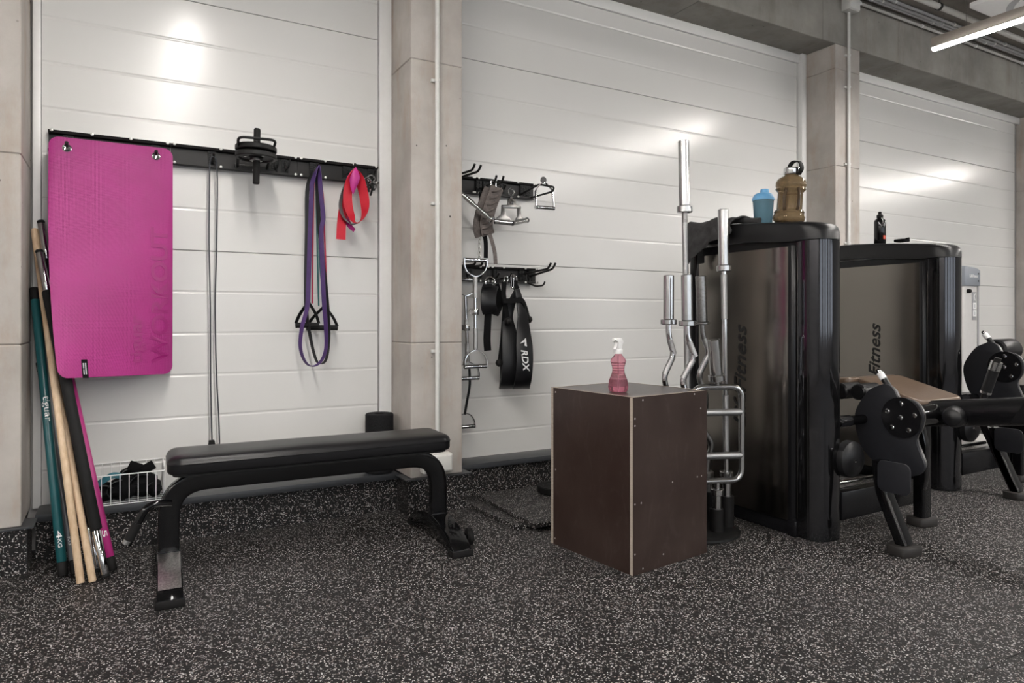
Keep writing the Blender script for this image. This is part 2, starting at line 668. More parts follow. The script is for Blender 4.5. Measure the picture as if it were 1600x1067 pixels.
def wall_panel(x0, x1, z0, z1, base):
    g = 0.009
    k0 = int(math.floor((z0 - base) / PITCH)) - 1
    prof = [(WALL + 0.014, z0 + 0.0012), (WALL + 0.002, z0 + 0.0015), (WALL, z0 + 0.005)]
    for k in range(k0, k0 + 9):
        z = base + k * PITCH
        if z0 + 0.03 < z < z1 - 0.03:
            prof += [(WALL, z - g), (WALL + 0.0022, z - 0.002), (WALL + 0.0022, z + 0.002), (WALL, z + g)]
    prof += [(WALL, z1 - 0.005), (WALL + 0.002, z1 - 0.0015), (WALL + 0.014, z1 - 0.0012)]
    prof = sorted(prof, key=lambda p: p[1])
    m = MB()
    n = len(prof)
    m.add([(x0, y, z) for y, z in prof] + [(x1, y, z) for y, z in prof],
          [(i, i + 1, n + i + 1, n + i) for i in range(n - 1)] + [(0, n, 2 * n - 1, n - 1)])
    part(wb, 'wall_panel', m, 'panel_white', smooth=False)


bays = [(-4.9, -0.70, True), (-0.336, 1.285, True), (1.69, 4.966, True), (5.36, 8.62, True), (9.03, 13.9, True)]
for xa, xb, _ in bays:
    for za, zb in ((0.19, JOINT), (JOINT, JOINT + 1.276), (JOINT + 1.276, SOFFIT - 0.02)):
        wall_panel(xa, xb, za, zb, JOINT)

# white flashing strips that close the panels against columns and beam
tn = 0


def trim(label, lo, hi, mat, bevel=0.002):
    global tn
    tn += 1
    return struct('trim_%d' % tn, MB().box(lo, hi), mat, bevel=bevel, label=label)


trim('pale vertical flashing strip beside the left edge column', (-0.37, WALL - 0.012, 0.2), (-0.338, WALL + 0.018, SOFFIT), 'trim_white')
trim('white vertical flashing strip left of the middle column', (1.29, WALL - 0.02, 0.2), (1.362, WALL + 0.018, SOFFIT), 'trim_white')
trim('white vertical flashing strip left of the right column', (4.972, WALL - 0.05, 0.2), (5.026, WALL + 0.018, SOFFIT), 'trim_white')
for xa, xb, lab in ((-0.336, 1.29, 'above the magenta mat bay'), (1.68, 4.97, 'above the middle bay'), (5.355, 8.69, 'above the right bay')):
    trim('white flashing under the concrete beam ' + lab, (xa, WALL - 0.022, SOFFIT - 0.075), (xb, WALL + 0.018, SOFFIT - 0.001), 'trim_white')

# rubber skirting, grey sills and dark caps
for i, (xa, xb, nm) in enumerate(((-0.345, 1.345, 'left'), (1.72, 4.985, 'middle'), (5.4, 8.65, 'right'))):
    struct('baseboard_' + nm, MB().box((xa, 3.69, 0), (xb, WALL, 0.178)), 'speckled_rubber',
           label='flecked rubber skirting under the %s grey sill' % nm)
    trim('dark grey metal sill along the %s wall bay' % nm, (xa, 3.66, 0.179), (xb, WALL - 0.001, 0.212), 'sill_grey', 0.003)

cols = [(-0.69, -0.38), (1.366, 1.676), (5.03, 5.35), (8.69, 9.0)]
cjoints = [(0.97, 1.775, 2.55), (0.945, 2.512), (0.9, 2.329, 3.12), (0.95, 2.5)]
cnames = ['at the left edge of the picture', 'between the two hanging racks', 'behind the exercise machines', 'beyond the right machines']
for (xa, xb), js, nm in zip(cols, cjoints, cnames):
    co = thing('concrete_column', 'bare concrete column ' + nm, None, ((xa + xb) / 2, COLF, 0.2), kind='structure')
    zs = [0.203] + list(js) + [SOFFIT]
    for k in range(len(zs) - 1):
        part(co, 'concrete_block', MB().box((xa, COLF, zs[k] + (0.0015 if k else 0)), (xb, WALL + 0.019, zs[k + 1] - 0.0015)), 'concrete', bevel=0.004, bseg=1)
    part(co, 'joint_core', MB().box((xa + 0.006, COLF + 0.006, 0.203), (xb - 0.006, WALL + 0.018, SOFFIT)), 'concrete')
    part(co, 'rubber_skirting', MB().box((xa - 0.022, 3.512, 0), (xb + 0.022, 3.689, 0.196)), 'speckled_rubber')
    part(co, 'skirting_cap', MB().box((xa - 0.04, 3.502, 0.1965), (xb + 0.046, 3.659, 0.2028)), 'sill_grey')

bmj = [X0, -1.0, 0.9, 2.2, 3.522, 4.87, 5.905, 6.717, 8.0, 9.6, X1]
be = thing('concrete_beam', 'long bare concrete beam under the ceiling', None, (4, COLF, SOFFIT), kind='structure')
for a, b in zip(bmj[:-1], bmj[1:]):
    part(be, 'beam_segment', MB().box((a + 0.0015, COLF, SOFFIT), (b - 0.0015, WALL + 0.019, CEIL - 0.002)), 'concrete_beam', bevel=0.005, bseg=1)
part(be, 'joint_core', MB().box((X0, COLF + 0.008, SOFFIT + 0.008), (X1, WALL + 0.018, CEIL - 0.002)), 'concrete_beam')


# ================================================================== CEILING FITTINGS AND CONDUITS
def lamp(x, label):
    y1, y0, z = 2.77, -7.2, 3.0
    t = thing('linear_lamp', label, 'lamp', (x, y1, z), group='suspended linear lamps')
    part(t, 'housing', MB().box((x - 0.03, y0, z + 0.018), (x + 0.03, y1, z + 0.09)), 'lamp_body', bevel=0.002)
    d = MB()
    sec = [(0.028 * math.cos(R(a)), 0.018 * math.sin(R(a))) for a in range(180, 361, 20)]
    d.prism([(x + p, z + 0.0175 + q) for p, q in sec], 'y', y0 + 0.004, y1 - 0.002)
    part(t, 'diffuser', d, 'lamp_glow')
    for yy in (2.55, 0.3, -2.2, -4.7, -7.0):
        part(t, 'suspension_wire', MB().cyl((x, yy, z + 0.09), (x, yy, CEIL - 0.001), 0.0012, 6), 'steel')


lamp(5.05, 'glowing linear lamp hanging at the upper right corner')
lamp(0.37, 'glowing linear lamp out of view above the bench')
lamp(9.73, 'glowing linear lamp out of view beyond the machines')
lamp(-4.31, 'glowing linear lamp out of view far left')

ac = thing('air_conditioner', 'white square ceiling air conditioner cassette behind the lamp', 'air conditioner', (6.47, 2.53, 3.62))
part(ac, 'panel', MB().prism(rrect(5.99, 6.95, 2.05, 3.01, 0.03), 'z', 3.62, 3.655), 'plastic_white', bevel=0.004)
part(ac, 'body', MB().box((6.05, 2.11, 3.656), (6.89, 2.95, CEIL)), 'plastic_white')
part(ac, 'air_outlet', MB().lathe([(0.345, 0.0), (0.385, 0.0), (0.385, 0.004), (0.345, 0.004)], (6.47, 2.53, 3.6155), seg=40), 'conduit_grey')
part(ac, 'intake_disc', MB().lathe([(0.0, 0.0), (0.30, 0.0), (0.335, 0.02), (0.335, 0.03), (0.0, 0.03)], (6.47, 2.53, 3.588), seg=40), 'plastic_white')
gr = MB()
for k in range(9):
    gr.box((6.33, 2.40 + 0.03 * k, 3.584), (6.61, 2.412 + 0.03 * k, 3.589))
part(ac, 'intake_slots', gr, 'placard_grey')

for k, (y, z, xa, lab) in enumerate(((3.50, 3.695, 4.6, 'lowest, on the beam'), (3.468, 3.738, 4.6, 'second, in the ceiling corner'),
                                     (3.440, 3.740, 4.6, 'third, in the ceiling corner'), (3.398, 3.742, 4.6, 'outermost of the four'))):
    t = thing('ceiling_conduit', 'thin grey conduit along the beam, ' + lab, 'conduit', (8.0, y, z), group='thin conduits along the beam')
    part(t, 'tube', MB().cyl((xa, y, z), (13.5, y, z), 0.0125, 10), 'conduit_grey' if k else 'pipe_grey')
    for q in range(8):
        xx = 5.3 + 0.9 * q + 0.11 * k
        part(t, 'clip', MB().lathe([(0.0135, -0.008), (0.017, -0.008), (0.017, 0.008), (0.0135, 0.008)], (xx, y, z), (1, 0, 0), 10), 'plastic_white')
t = thing('ceiling_pipe', 'thick grey pipe running under the ceiling beside the conduits', 'pipe', (8.0, 3.19, 3.68))
part(t, 'tube', MB().cyl((5.2, 3.19, 3.68), (13.5, 3.19, 3.68), 0.024, 14), 'pipe_grey')
for xx in (5.9, 7.4, 8.9, 10.4):
    m = MB().lathe([(0.025, -0.012), (0.031, -0.012), (0.031, 0.012), (0.025, 0.012)], (xx, 3.19, 3.68), (1, 0, 0), 16)
    m.cyl((xx, 3.19, 3.71), (xx, 3.19, CEIL), 0.004, 8)
    part(t, 'pipe_clamp', m, 'black_powder')
t2 = thing('branch_pipe', 'short grey pipe seen below the lamp', 'pipe', (7.5, 2.95, 3.68))
part(t2, 'tube', MB().cyl((6.9, 3.05, 3.70), (12.0, 3.05, 3.70), 0.022, 12), 'pipe_grey')
part(t2, 'end_cap', MB().lathe([(0.0, -0.02), (0.028, -0.02), (0.028, 0.03), (0.0, 0.03)], (6.9, 3.05, 3.70), (1, 0, 0), 14), 'conduit_white')

t = thing('wall_conduit', 'white vertical conduit on the middle concrete column', 'conduit', (1.51, 3.51, 0.3))
part(t, 'tube', MB().cyl((1.512, 3.507, 0.335), (1.512, 3.507, SOFFIT + 0.3), 0.0125, 12), 'conduit_white')
for z in (0.899, 1.722, 2.406, 3.1):
    m = MB().box((1.482, 3.515, z - 0.008), (1.512, 3.5298, z + 0.008))
    m.lathe([(0.0127, -0.008), (0.0155, -0.008), (0.0155, 0.008), (0.0127, 0.008)], (1.512, 3.507, z), (0, 0, 1), 12)
    part(t, 'pipe_clip', m, 'conduit_white')
t = thing('junction_socket', 'white surface mounted power socket box at the foot of the middle column', 'socket', (1.515, 3.48, 0.215))
part(t, 'housing', MB().box((1.415, 3.468, 0.232), (1.59, 3.5285, 0.334)), 'box_white', bevel=0.008, bseg=3)
part(t, 'lid', MB().box((1.425, 3.455, 0.24), (1.58, 3.468, 0.326)), 'box_white', bevel=0.006, bseg=3)
t = thing('wall_conduit', 'grey vertical conduit on the right concrete column', 'conduit', (5.17, 3.51, 0.6))
part(t, 'tube', MB().cyl((5.168, 3.507, 0.5), (5.168, 3.507, 3.59), 0.0125, 12), 'conduit_white')
for z in (1.7, 2.35, 2.98, 3.24):
    m = MB().box((5.135, 3.515, z - 0.008), (5.168, 3.5298, z + 0.008))
    m.lathe([(0.0127, -0.008), (0.0155, -0.008), (0.0155, 0.008), (0.0127, 0.008)], (5.168, 3.507, z), (0, 0, 1), 12)
    part(t, 'pipe_clip', m, 'conduit_white')
t = thing('junction_box', 'light grey junction box on the beam above the right column', 'junction box', (5.15, 3.5, 3.59))
part(t, 'housing', MB().box((5.10, 3.455, 3.592), (5.235, 3.5285, 3.70)), 'conduit_white', bevel=0.004)
part(t, 'lid', MB().box((5.105, 3.447, 3.597), (5.23, 3.4548, 3.695)), 'conduit_white', bevel=0.003)

# ================================================================== LEFT HANGING RAIL
def screw_mesh():
    return MB().lathe([(0.0, 0.0), (0.0075, 0.0), (0.0075, 0.003), (0.003, 0.005), (0.0, 0.005)], (0, 0, 0), (0, -1, 0), 8).mesh('screw', 'galvanised')


SCREW = screw_mesh()


def clip_mesh():
    m = MB().box((-0.019, -0.012, -0.036), (0.019, 0.0, 0.036))
    for k in range(6):
        m.box((-0.016, -0.018, -0.031 + 0.011 * k), (-0.003, -0.012, -0.0255 + 0.011 * k))
        m.box((0.003, -0.018, -0.031 + 0.011 * k), (0.016, -0.012, -0.0255 + 0.011 * k))
    return m.mesh('hook_clip', 'black_powder')


CLIP = clip_mesh()
YR = 3.8495                                    # back of the rails


def rail(name, label, xs, z0, z1):
    t = thing(name, label, 'rack', ((xs[0] + xs[-1]) / 2, YR, z0))
    for a, b in zip(xs[:-1], xs[1:]):
        prof = [(YR, z0), (3.798, z0), (3.798, z0 + 0.011), (3.832, z0 + 0.014), (3.832, z1 - 0.016), (3.806, z1 - 0.012), (3.800, z1), (YR, z1)]
        s = part(t, 'rail_segment', MB().prism(prof, 'x', a + 0.001, b - 0.001), 'black_rail', smooth=False)
        for xx in (a + 0.015, b - 0.015, (a + b) / 2 - 0.08, (a + b) / 2 + 0.08):
            inst(s, 'screw', SCREW, Matrix.Translation((xx, 3.7985, z1 - 0.003)))
            inst(s, 'screw', SCREW, Matrix.Translation((xx, 3.7975, z0 + 0.005)))
    return t


def prong(t, x, base_z, y_tip, rise, r=0.0065, tip=0.03, y0=3.822, lean=0.0, name='hook'):
    p = [(x, y0, base_z), (x + lean * 0.8, y_tip + 0.03, base_z + rise * 0.75), (x + lean, y_tip, base_z + rise + tip)]
    return part(t, name, MB().tube(fillet(p, 0.025), r, 10), 'black_powder')


railA = rail('hanging_rail', 'long black hanging rail above the bench', [-0.309, 0.202, 0.822, 1.274], 1.857, 1.957)
for x in (-0.23, 0.133, 0.392, 0.70, 0.755, 0.905, 1.09, 1.165, 1.235):
    inst(railA, 'hook_clip', CLIP, Matrix.Translation((x, 3.832, 1.906)))
for x, z in ((-0.23, 1.900), (0.133, 1.905)):
    prong(railA, x, z + 0.008, 3.705, -0.055, 0.008, 0.03)
for x, z, yt in ((0.392, 1.885, 3.735), (0.905, 1.882, 3.70), (1.10, 1.90, 3.68), (1.225, 1.885, 3.71)):
    prong(railA, x, z, yt, 0.0, 0.0065, 0.03)
for x in (0.70, 0.755):
    part(railA, 'hook', MB().tube(fillet([(x, 3.822, 1.93), (x, 3.80, 1.875), (x + 0.005, 3.745, 1.885), (x + 0.01, 3.74, 1.925)], 0.02), 0.005, 8), 'black_powder')
# wire cradle that carries the short dumbbell
cr = [(0.515, 3.822, 1.875), (0.475, 3.50, 1.955), (0.650, 3.50, 1.960), (0.66, 3.822, 1.880)]
cradle = thing('wire_cradle', 'black wire loop cradle clipped on the rail under the dumbbell plates', 'hook', (0.58, 3.82, 1.86))
part(cradle, 'wire_loop', MB().tube(fillet(cr, 0.035), 0.0065, 10), 'black_powder')
part(cradle, 'mounting_plate', MB().box((0.50, 3.815, 1.866), (0.675, 3.8315, 1.892)), 'black_powder', bevel=0.002)

db = thing('dumbbell_bar', 'short black dumbbell standing upright with two small plates', 'dumbbell', (0.575, 3.62, 1.75))
DX, DY = 0.575, 3.62
part(db, 'grip_bar', MB().lathe([(0.0, 0.0), (0.013, 0.0), (0.0165, 0.004), (0.0165, 0.272), (0.013, 0.28), (0.0, 0.28)], (DX, DY, 1.757), (0.02, 0, 1), 20), 'black_rubber')
for z in (1.884, 1.920):
    prof = [(0.019, 0.006), (0.035, 0.003), (0.037, 0.008), (0.080, 0.008), (0.084, 0.0), (0.096, 0.0), (0.099, 0.004), (0.099, 0.022), (0.096, 0.026), (0.084, 0.026),
            (0.080, 0.016), (0.037, 0.016), (0.035, 0.021), (0.019, 0.021)]
    pt = part(db, 'weight_plate', MB().lathe(prof, (DX, DY, z), (0.02, 0, 1), 32), 'black_powder')
    for k in range(3):
        a = R(120 * k - 60)
        part(pt, 'plate_lug', MB().lathe([(0, 0), (0.008, 0), (0.008, 0.002), (0, 0.002)], (DX + 0.052 * math.cos(a), DY + 0.052 * math.sin(a), z + 0.0055), (0, 0, 1), 10), 'steel')
part(db, 'star_collar', MB().lathe([(0.017, 0), (0.03, 0), (0.03, 0.012), (0.017, 0.012)], (DX, DY, 1.873), (0, 0, 1), 12), 'steel_worn')

# ---- the hanging exercise mat
mt = thing('exercise_mat', 'magenta foam exercise mat hanging from two black hooks', 'mat', (-0.05, 3.742, 0.81))


def mat_bend(p):
    """the poles behind push the lower left of the mat away from the wall"""
    wz = max(0.0, min(1.0, (1.912 - p.z) / 1.104)) ** 1.3
    wx = max(0.0, min(1.0, (0.206 - p.x) / 0.506)) ** 0.75
    k = wz * wx
    return Vector((p.x + 0.055 * k * k, p.y - 0.262 * k + 0.035 * wz * (1 - wx), p.z + 0.018 * k))


def bend_mb(mb):
    mb.v = [mat_bend(p) for p in mb.v]
    return mb


MX0, MX1, MZ0, MZ1, MR = -0.300, 0.206, 0.808, 1.912, 0.042
zr = [MZ0 + MR * (1 - math.cos(R(90 * k / 7))) for k in range(8)]
zr = zr + [MZ0 + MR + (MZ1 - MZ0 - 2 * MR) * k / 24 for k in range(1, 24)] + [MZ0 + MZ1 - z for z in reversed(zr)]
m = MB()
NX = 16
rows = []
for z in zr:
    d = min(z - MZ0, MZ1 - z)
    ins = MR - math.sqrt(max(0.0, MR * MR - (MR - d) ** 2)) if d < MR else 0.0
    rows.append([(MX0 + ins + (MX1 - MX0 - 2 * ins) * k / NX, z) for k in range(NX + 1)])
nr = len(rows)
W1 = NX + 1
fr_v = [Vector((x, 3.732, z)) for r in rows for x, z in r]
bk_v = [Vector((x, 3.744, z)) for r in rows for x, z in r]
off = nr * W1
fs = []
for i in range(nr - 1):
    for k in range(NX):
        a = i * W1 + k
        fs.append((a, a + 1, a + W1 + 1, a + W1))
        fs.append((off + a, off + a + W1, off + a + W1 + 1, off + a + 1))
loop = [k for k in range(W1)] + [i * W1 + NX for i in range(1, nr)] + [(nr - 1) * W1 + k for k in range(NX - 1, -1, -1)] + [i * W1 for i in range(nr - 2, 0, -1)]
for i, a in enumerate(loop):
    b = loop[(i + 1) % len(loop)]
    fs.append((a, off + a, off + b, b))
m.add(fr_v + bk_v, fs)
sheet = part(mt, 'foam_sheet', bend_mb(m), 'magenta_foam', bevel=0.003)
for x, z in ((-0.23, 1.862), (0.133, 1.868)):
    part(mt, 'eyelet', bend_mb(MB().lathe([(0.0115, 0), (0.019, 0), (0.019, 0.002), (0.0155, 0.004), (0.0115, 0.002)], (x, 3.7325, z), (0, -1, 0), 20)), 'chrome')
    part(mt, 'eyelet_hole', bend_mb(MB().lathe([(0, 0), (0.0118, 0), (0.0118, 0.0012), (0, 0.0012)], (x, 3.7325, z), (0, -1, 0), 20)), 'print_black')
tx = fit(text_mb('WORKOUT', 1, 0.0014, 0.02), 0.66, 0.076)
part(sheet, 'embossed_lettering', bend_mb(tx.xform(frame((0.185, 3.7298, 0.862), (0, 0, 1), (-1, 0, 0)))), 'magenta_plain', smooth=False)
tx = fit(text_mb('tiguar', 1, 0.0014, 0.015), 0.23, 0.070)
part(sheet, 'embossed_lettering', bend_mb(tx.xform(frame((0.085, 3.7298, 0.862), (0, 0, 1), (-1, 0, 0)))), 'magenta_plain', smooth=False)
tg = part(mt, 'label_strap', bend_mb(MB().ribbon([(-0.185, 3.7305, 0.888), (-0.185, 3.7302, 0.815), (-0.185, 3.7318, 0.806), (-0.185, 3.745, 0.806), (-0.185, 3.7458, 0.85)], 0.026, 0.001, (1, 0, 0))), 'black_fabric')
lb = MB()
for xx, za, zb in ((-0.190, 0.822, 0.845), (-0.190, 0.848, 0.872), (-0.181, 0.822, 0.872)):
    lb.box((xx - 0.0025, 3.7291, za), (xx + 0.0025, 3.7296, zb))
part(tg, 'label_print', bend_mb(lb), 'conduit_grey', smooth=False)

# ---- long cord
cord = thing('expander_tube', 'thin dark grey resistance cord doubled over a hook, reaching down behind the bench', 'cord', (0.395, 3.75, 0.45))
pth = [at_y(331, 690, 3.75), at_y(329, 600, 3.752), at_y(328.5, 480, 3.75), at_y(326.5, 380, 3.752), at_y(327, 300, 3.745), (0.375, 3.745, 1.87), (0.39, 3.745, 1.899), (0.405, 3.745, 1.87),
       at_y(339.5, 300, 3.745), at_y(338, 400, 3.752), at_y(336, 480, 3.75), at_y(338, 580, 3.752), at_y(342, 660, 3.75), at_y(343, 700, 3.75)]
part(cord, 'rubber_cord', MB().tube(smooth(pth, 6), 0.0036, 8), 'tube_grey')
p = at_y(331, 690, 3.75)
part(cord, 'end_clip', MB().prism([(p.x - 0.02, p.z - 0.035), (p.x + 0.018, p.z - 0.03), (p.x + 0.012, p.z + 0.008), (p.x - 0.014, p.z + 0.008)], 'y', 3.74, 3.76), 'black_rubber', bevel=0.003)

# ---- loop bands and tubes on the middle hook
HX, HY, HZ = 0.905, 3.715, 1.892


def band(name, label, mat, left, right, y, w, cat='resistance band'):
    pts = [(HX, y + 0.002, HZ + 0.008)] + [at_y(a, b, y) for a, b in right] + [at_y(a, b, y) for a, b in reversed(left)]
    P = smooth(pts, 6, closed=True)
    zmin = min(q.z for q in P)
    refs = []
    for q in P:
        k = min(1.0, max(0.0, (q.z - zmin - 0.02) / 0.35))
        top = min(1.0, max(0.0, (HZ - q.z) / 0.08))
        a = (0.35 + 0.65 * k) * top
        refs.append(Vector((math.sin(a * 0.95), -math.cos(a * 0.95) * 1.0, 0.0)))
    m = MB().ribbon(P, w, 0.0045, refs, closed=True)
    return solo(name, m, mat, label, cat, bevel=0.001, bseg=1)


band('loop_band', 'purple rubber loop band hanging beside the red tube', 'band_purple',
     [(488, 285), (487, 300), (484.5, 360), (482, 440), (480, 480), (472, 510), (469, 540), (475, 562), (486, 572)],
     [(500, 285), (502, 310), (505, 340), (502, 362), (504, 420), (506, 470), (509, 510), (509, 545), (500, 566)], 3.69, 0.024)
band('loop_band', 'black rubber loop band hanging beside the purple one', 'band_black',
     [(481, 290), (479.5, 360), (478, 440), (479, 490), (484, 522), (490, 550), (497, 567)],
     [(496, 290), (498, 340), (503, 400), (508, 440), (513, 500), (513, 540), (508, 564)], 3.722, 0.022)


def handle_tube(name, label, mat, strands, bars, y):
    t = thing(name, label, 'resistance tube', (0.91, y, 1.0))
    pts = [at_y(a, b, y) for a, b in strands[0]] + [(HX, y + 0.004, HZ + 0.006)] + [at_y(a, b, y) for a, b in strands[1]]
    part(t, 'rubber_tube', MB().tube(smooth(pts, 6), 0.0045, 8), mat)
    for (a, b), top in bars:
        A, B, T = at_y(*a, y - 0.012), at_y(*b, y - 0.012), at_y(*top, y)
        h = part(t, 'handle_grip', MB().cyl(A, B, 0.0145, 14), 'foam_grip')
        ax = (B - A).normalized()
        m = MB().ribbon(smooth([T, (T * 0.5 + A * 0.5) - ax * 0.012, A - ax * 0.004 + Vector((0, 0, 0.008))], 5), 0.022, 0.003, (0.8, 0.6, 0))
        m.ribbon(smooth([T, (T * 0.5 + B * 0.5) + ax * 0.012, B + ax * 0.004 + Vector((0, 0, 0.008))], 5), 0.022, 0.003, (0.8, 0.6, 0))
        part(h, 'webbing', m, 'black_fabric')
        part(h, 'end_cap', MB().cyl(A - ax * 0.003, A + ax * 0.001, 0.016, 14).cyl(B - ax * 0.001, B + ax * 0.003, 0.016, 14), 'black_rubber')


handle_tube('resistance_tube', 'thin red resistance tube with black handles behind the loop bands', 'tube_red', [[(488, 474), (488.5, 400), (490, 300)], [(504, 300), (507.5, 380), (511, 470)]],
            [(((463, 508), (497, 508)), (482, 472))], 3.742)
handle_tube('resistance_tube', 'thin teal resistance tube with black handles behind the loop bands', 'tube_teal', [[(498, 478), (496, 400), (494, 300)], [(499, 300), (499, 400), (507, 478)]],
            [(((480, 512), (526, 512)), (507, 478))], 3.765)

# ---- flat latex bands on the next hook
BX, BY, BZ = 1.10, 3.70, 1.915


def latex(label, mat, px, w, y, ref, name='latex_band', nn=6, top=True):
    P = smooth([at_y(a, b, y + dy) for a, b, dy in px], nn)
    if isinstance(ref, list):
        rr = []
        for i in range(len(P)):
            f = i / (len(P) - 1) * (len(ref) - 1)
            k = min(int(f), len(ref) - 2)
            rr.append(Vector(ref[k]).lerp(Vector(ref[k + 1]), f - k))
        ref = rr
    return MB().ribbon(P, w, 0.0016, ref)


red = thing('latex_band', 'red flat latex band looped over the hook with a hanging tail', 'resistance band', (1.1, 3.70, 1.5))
part(red, 'tail', latex('', '', [(532.5, 374, 0), (534, 345, 0.0), (538, 315, 0.005), (545, 285, 0.01), (553, 264, 0.01)], 0.052, 3.715, [(1, 0.0, 0), (1, 0.2, 0), (0.8, 0.5, 0), (0.2, 1, 0)]), 'latex_red')
part(red, 'loop', latex('', '', [(554, 264, -0.01), (546, 285, -0.015), (543, 310, -0.015), (547, 332, -0.012), (555, 347, -0.01), (564, 345, -0.005), (570, 330, 0), (569, 308, 0), (562, 280, 0), (555, 264, 0)], 0.055, 3.70,
                        [(0.2, 1, 0), (0.95, 0.35, 0), (1, 0.25, 0), (0.9, 0.5, 0), (0.3, 1, 0), (-0.2, 1, 0), (-0.8, 0.7, 0), (-0.8, 0.6, 0), (0.2, 1, 0)]), 'latex_red')
mg = thing('latex_band', 'folded magenta latex band in front of the red band', 'resistance band', (1.11, 3.66, 1.6))
fp = [(556, 261), (550, 268), (546.5, 280), (548, 293), (552, 304), (555.5, 296), (560, 286), (563, 277), (560, 268)]
fold = MB()
q = [at_y(a, b, 3.672) for a, b in fp]
ctr = at_y(554.5, 281, 3.645)
fold.add(q + [ctr], [(i, (i + 1) % len(q), len(q)) for i in range(len(q))])
q2 = [Vector((v.x, v.y + 0.006, v.z)) for v in q]
fold.add(q2 + [ctr + Vector((0, 0.01, 0))], [((i + 1) % len(q), i, len(q)) for i in range(len(q))])
part(mg, 'fold', fold, 'latex_magenta', angle=60)
part(mg, 'tail', latex('', '', [(554, 360, 0.012), (546, 352, 0.014), (541, 335, 0.016), (541, 290, 0.016), (550, 266, 0.012)], 0.032, 3.72, [(0.9, 0.4, 0), (1, 0.2, 0), (0.9, 0.4, 0), (0.3, 1, 0)]), 'latex_magenta')
gy = latex('', '', [(552, 264, 0), (540, 288, 0), (533.5, 310, 0), (532.5, 325, 0), (538, 340, 0), (547, 349, 0), (556, 350, 0.004)], 0.04, 3.705, [(0.2, 1, 0), (0.7, 0.8, 0), (0.75, 0.7, 0), (0.6, 0.8, 0), (0.5, 1, 0)])
solo('latex_band', gy, 'latex_grey', 'grey flat latex band curling behind the red band', 'resistance band')

# ---- spring clips on the last hook
for k, (px, py, y, ang, lab) in enumerate(((574, 283, 3.715, 20, 'leftmost of three, tilted forward'), (580, 279, 3.735, -10, 'topmost of three, near the rail end'), (583, 290, 3.725, -35, 'lowest of three, hanging out to the right'))):
    c0 = at_y(px, py, y)
    t = thing('spring_clip', 'small chrome barbell spring clip with black grips, ' + lab, 'clip', c0, group='spring clips on the rail end')
    m = MB()
    for q in range(3):
        m.tube([c0 + Vector((0.02 * math.cos(a), -0.006 + 0.005 * q, 0.02 * math.sin(a))) for a in [2 * PI * i / 20 for i in range(20)]], 0.0022, 6, closed=True)
    part(t, 'spring_coil', m, 'chrome')
    for s in (-1, 1):
        d = Vector((math.sin(R(ang + 16 * s)), -0.25, -math.cos(R(ang + 16 * s))))
        part(t, 'grip', MB().cyl(c0 + d * 0.02, c0 + d * 0.062, 0.006, 8), 'black_rubber')

# ================================================================== POLES LEANING IN THE CORNER
def pole(name, label, lo, hi, segs, cat='bar'):
    """segs: list of (from, to, radius, material) as fractions of the length; the first is the body"""
    lo, hi = Vector(lo), Vector(hi)
    t = thing(name, label, cat, lo)
    d = hi - lo
    for nm, f0, f1, r, mt_ in segs:
        a, b = lo + d * f0, lo + d * f1
        L = (b - a).length
        e = min(0.004, L * 0.2)
        part(t, nm, MB().lathe([(0, 0), (r - e * 0.7, 0), (r, e), (r, L - e), (r - e * 0.7, L), (0, L)], a, d, 18), mt_)
    return t


pt = pole('body_bar', 'teal weighted body bar with black ends, leftmost of the leaning poles', (-0.222, 3.395, 0.008), at_y(53, 450, 3.80), [('shaft', 0.045, 0.955, 0.0185, 'teal_paint'), ('end_cap', 0, 0.045, 0.0192, 'black_rubber'), ('end_cap', 0.955, 1, 0.0192, 'black_rubber')])


def pole_print(t, body, lo, hi, f0, L, h, r, mat='print_white', rot=-1):
    lo, hi = Vector(lo), Vector(hi)
    d = (hi - lo)
    ax = d.normalized()
    a = lo + d * f0
    toward = (Vector((0, 0, CAM_H)) - a)
    nrm = (toward - ax * toward.dot(ax)).normalized()
    side = -ax.cross(nrm) if rot > 0 else ax.cross(nrm)
    tx = fit(text_mb(body, 1, 0.0004), L, h)
    # wrap the lettering round the bar
    for p in tx.v:
        ang = (p.y - h / 2) / r
        s = -ax * 1 if rot < 0 else ax
        up = nrm * math.cos(ang) + side * math.sin(ang)
        p_ = a + s * p.x + up * (r + 0.0006 + p.z)
        p.x, p.y, p.z = p_
    part(t, 'printed_lettering', tx, mat, smooth=False)


tl, th = (-0.222, 3.395, 0.008), at_y(53, 450, 3.80)
pole_print(pt, 'tiguar', tl, th, 0.60, 0.115, 0.032, 0.0185)
pole_print(pt, 'KG', tl, th, 0.118, 0.035, 0.014, 0.0185)
pole_print(pt, '4', tl, th, 0.145, 0.032, 0.02, 0.0185)
gl, gh = (-0.18, 3.402, 0.008), at_y(62, 566, 3.80)
pt = pole('body_bar', 'grey weighted body bar with black ends beside the teal one', gl, gh, [('shaft', 0.06, 0.95, 0.016, 'grey_paint'), ('end_cap', 0, 0.06, 0.0167, 'black_rubber'), ('end_cap', 0.95, 1, 0.0167, 'black_rubber')])
pole_print(pt, 'KG', gl, gh, 0.16, 0.035, 0.012, 0.016)
pole('wooden_stick', 'long pale wooden stick, the left one of two', (-0.155, 3.283, 0.003), at_y(53.5, 358, 3.832), [('shaft', 0, 1, 0.0148, 'wood')], 'stick')
pole('wooden_stick', 'pale wooden stick beside the black bars, the right one of two', (-0.113, 3.277, 0.003), at_y(72, 505, 3.745), [('shaft', 0, 1, 0.0142, 'wood')], 'stick')
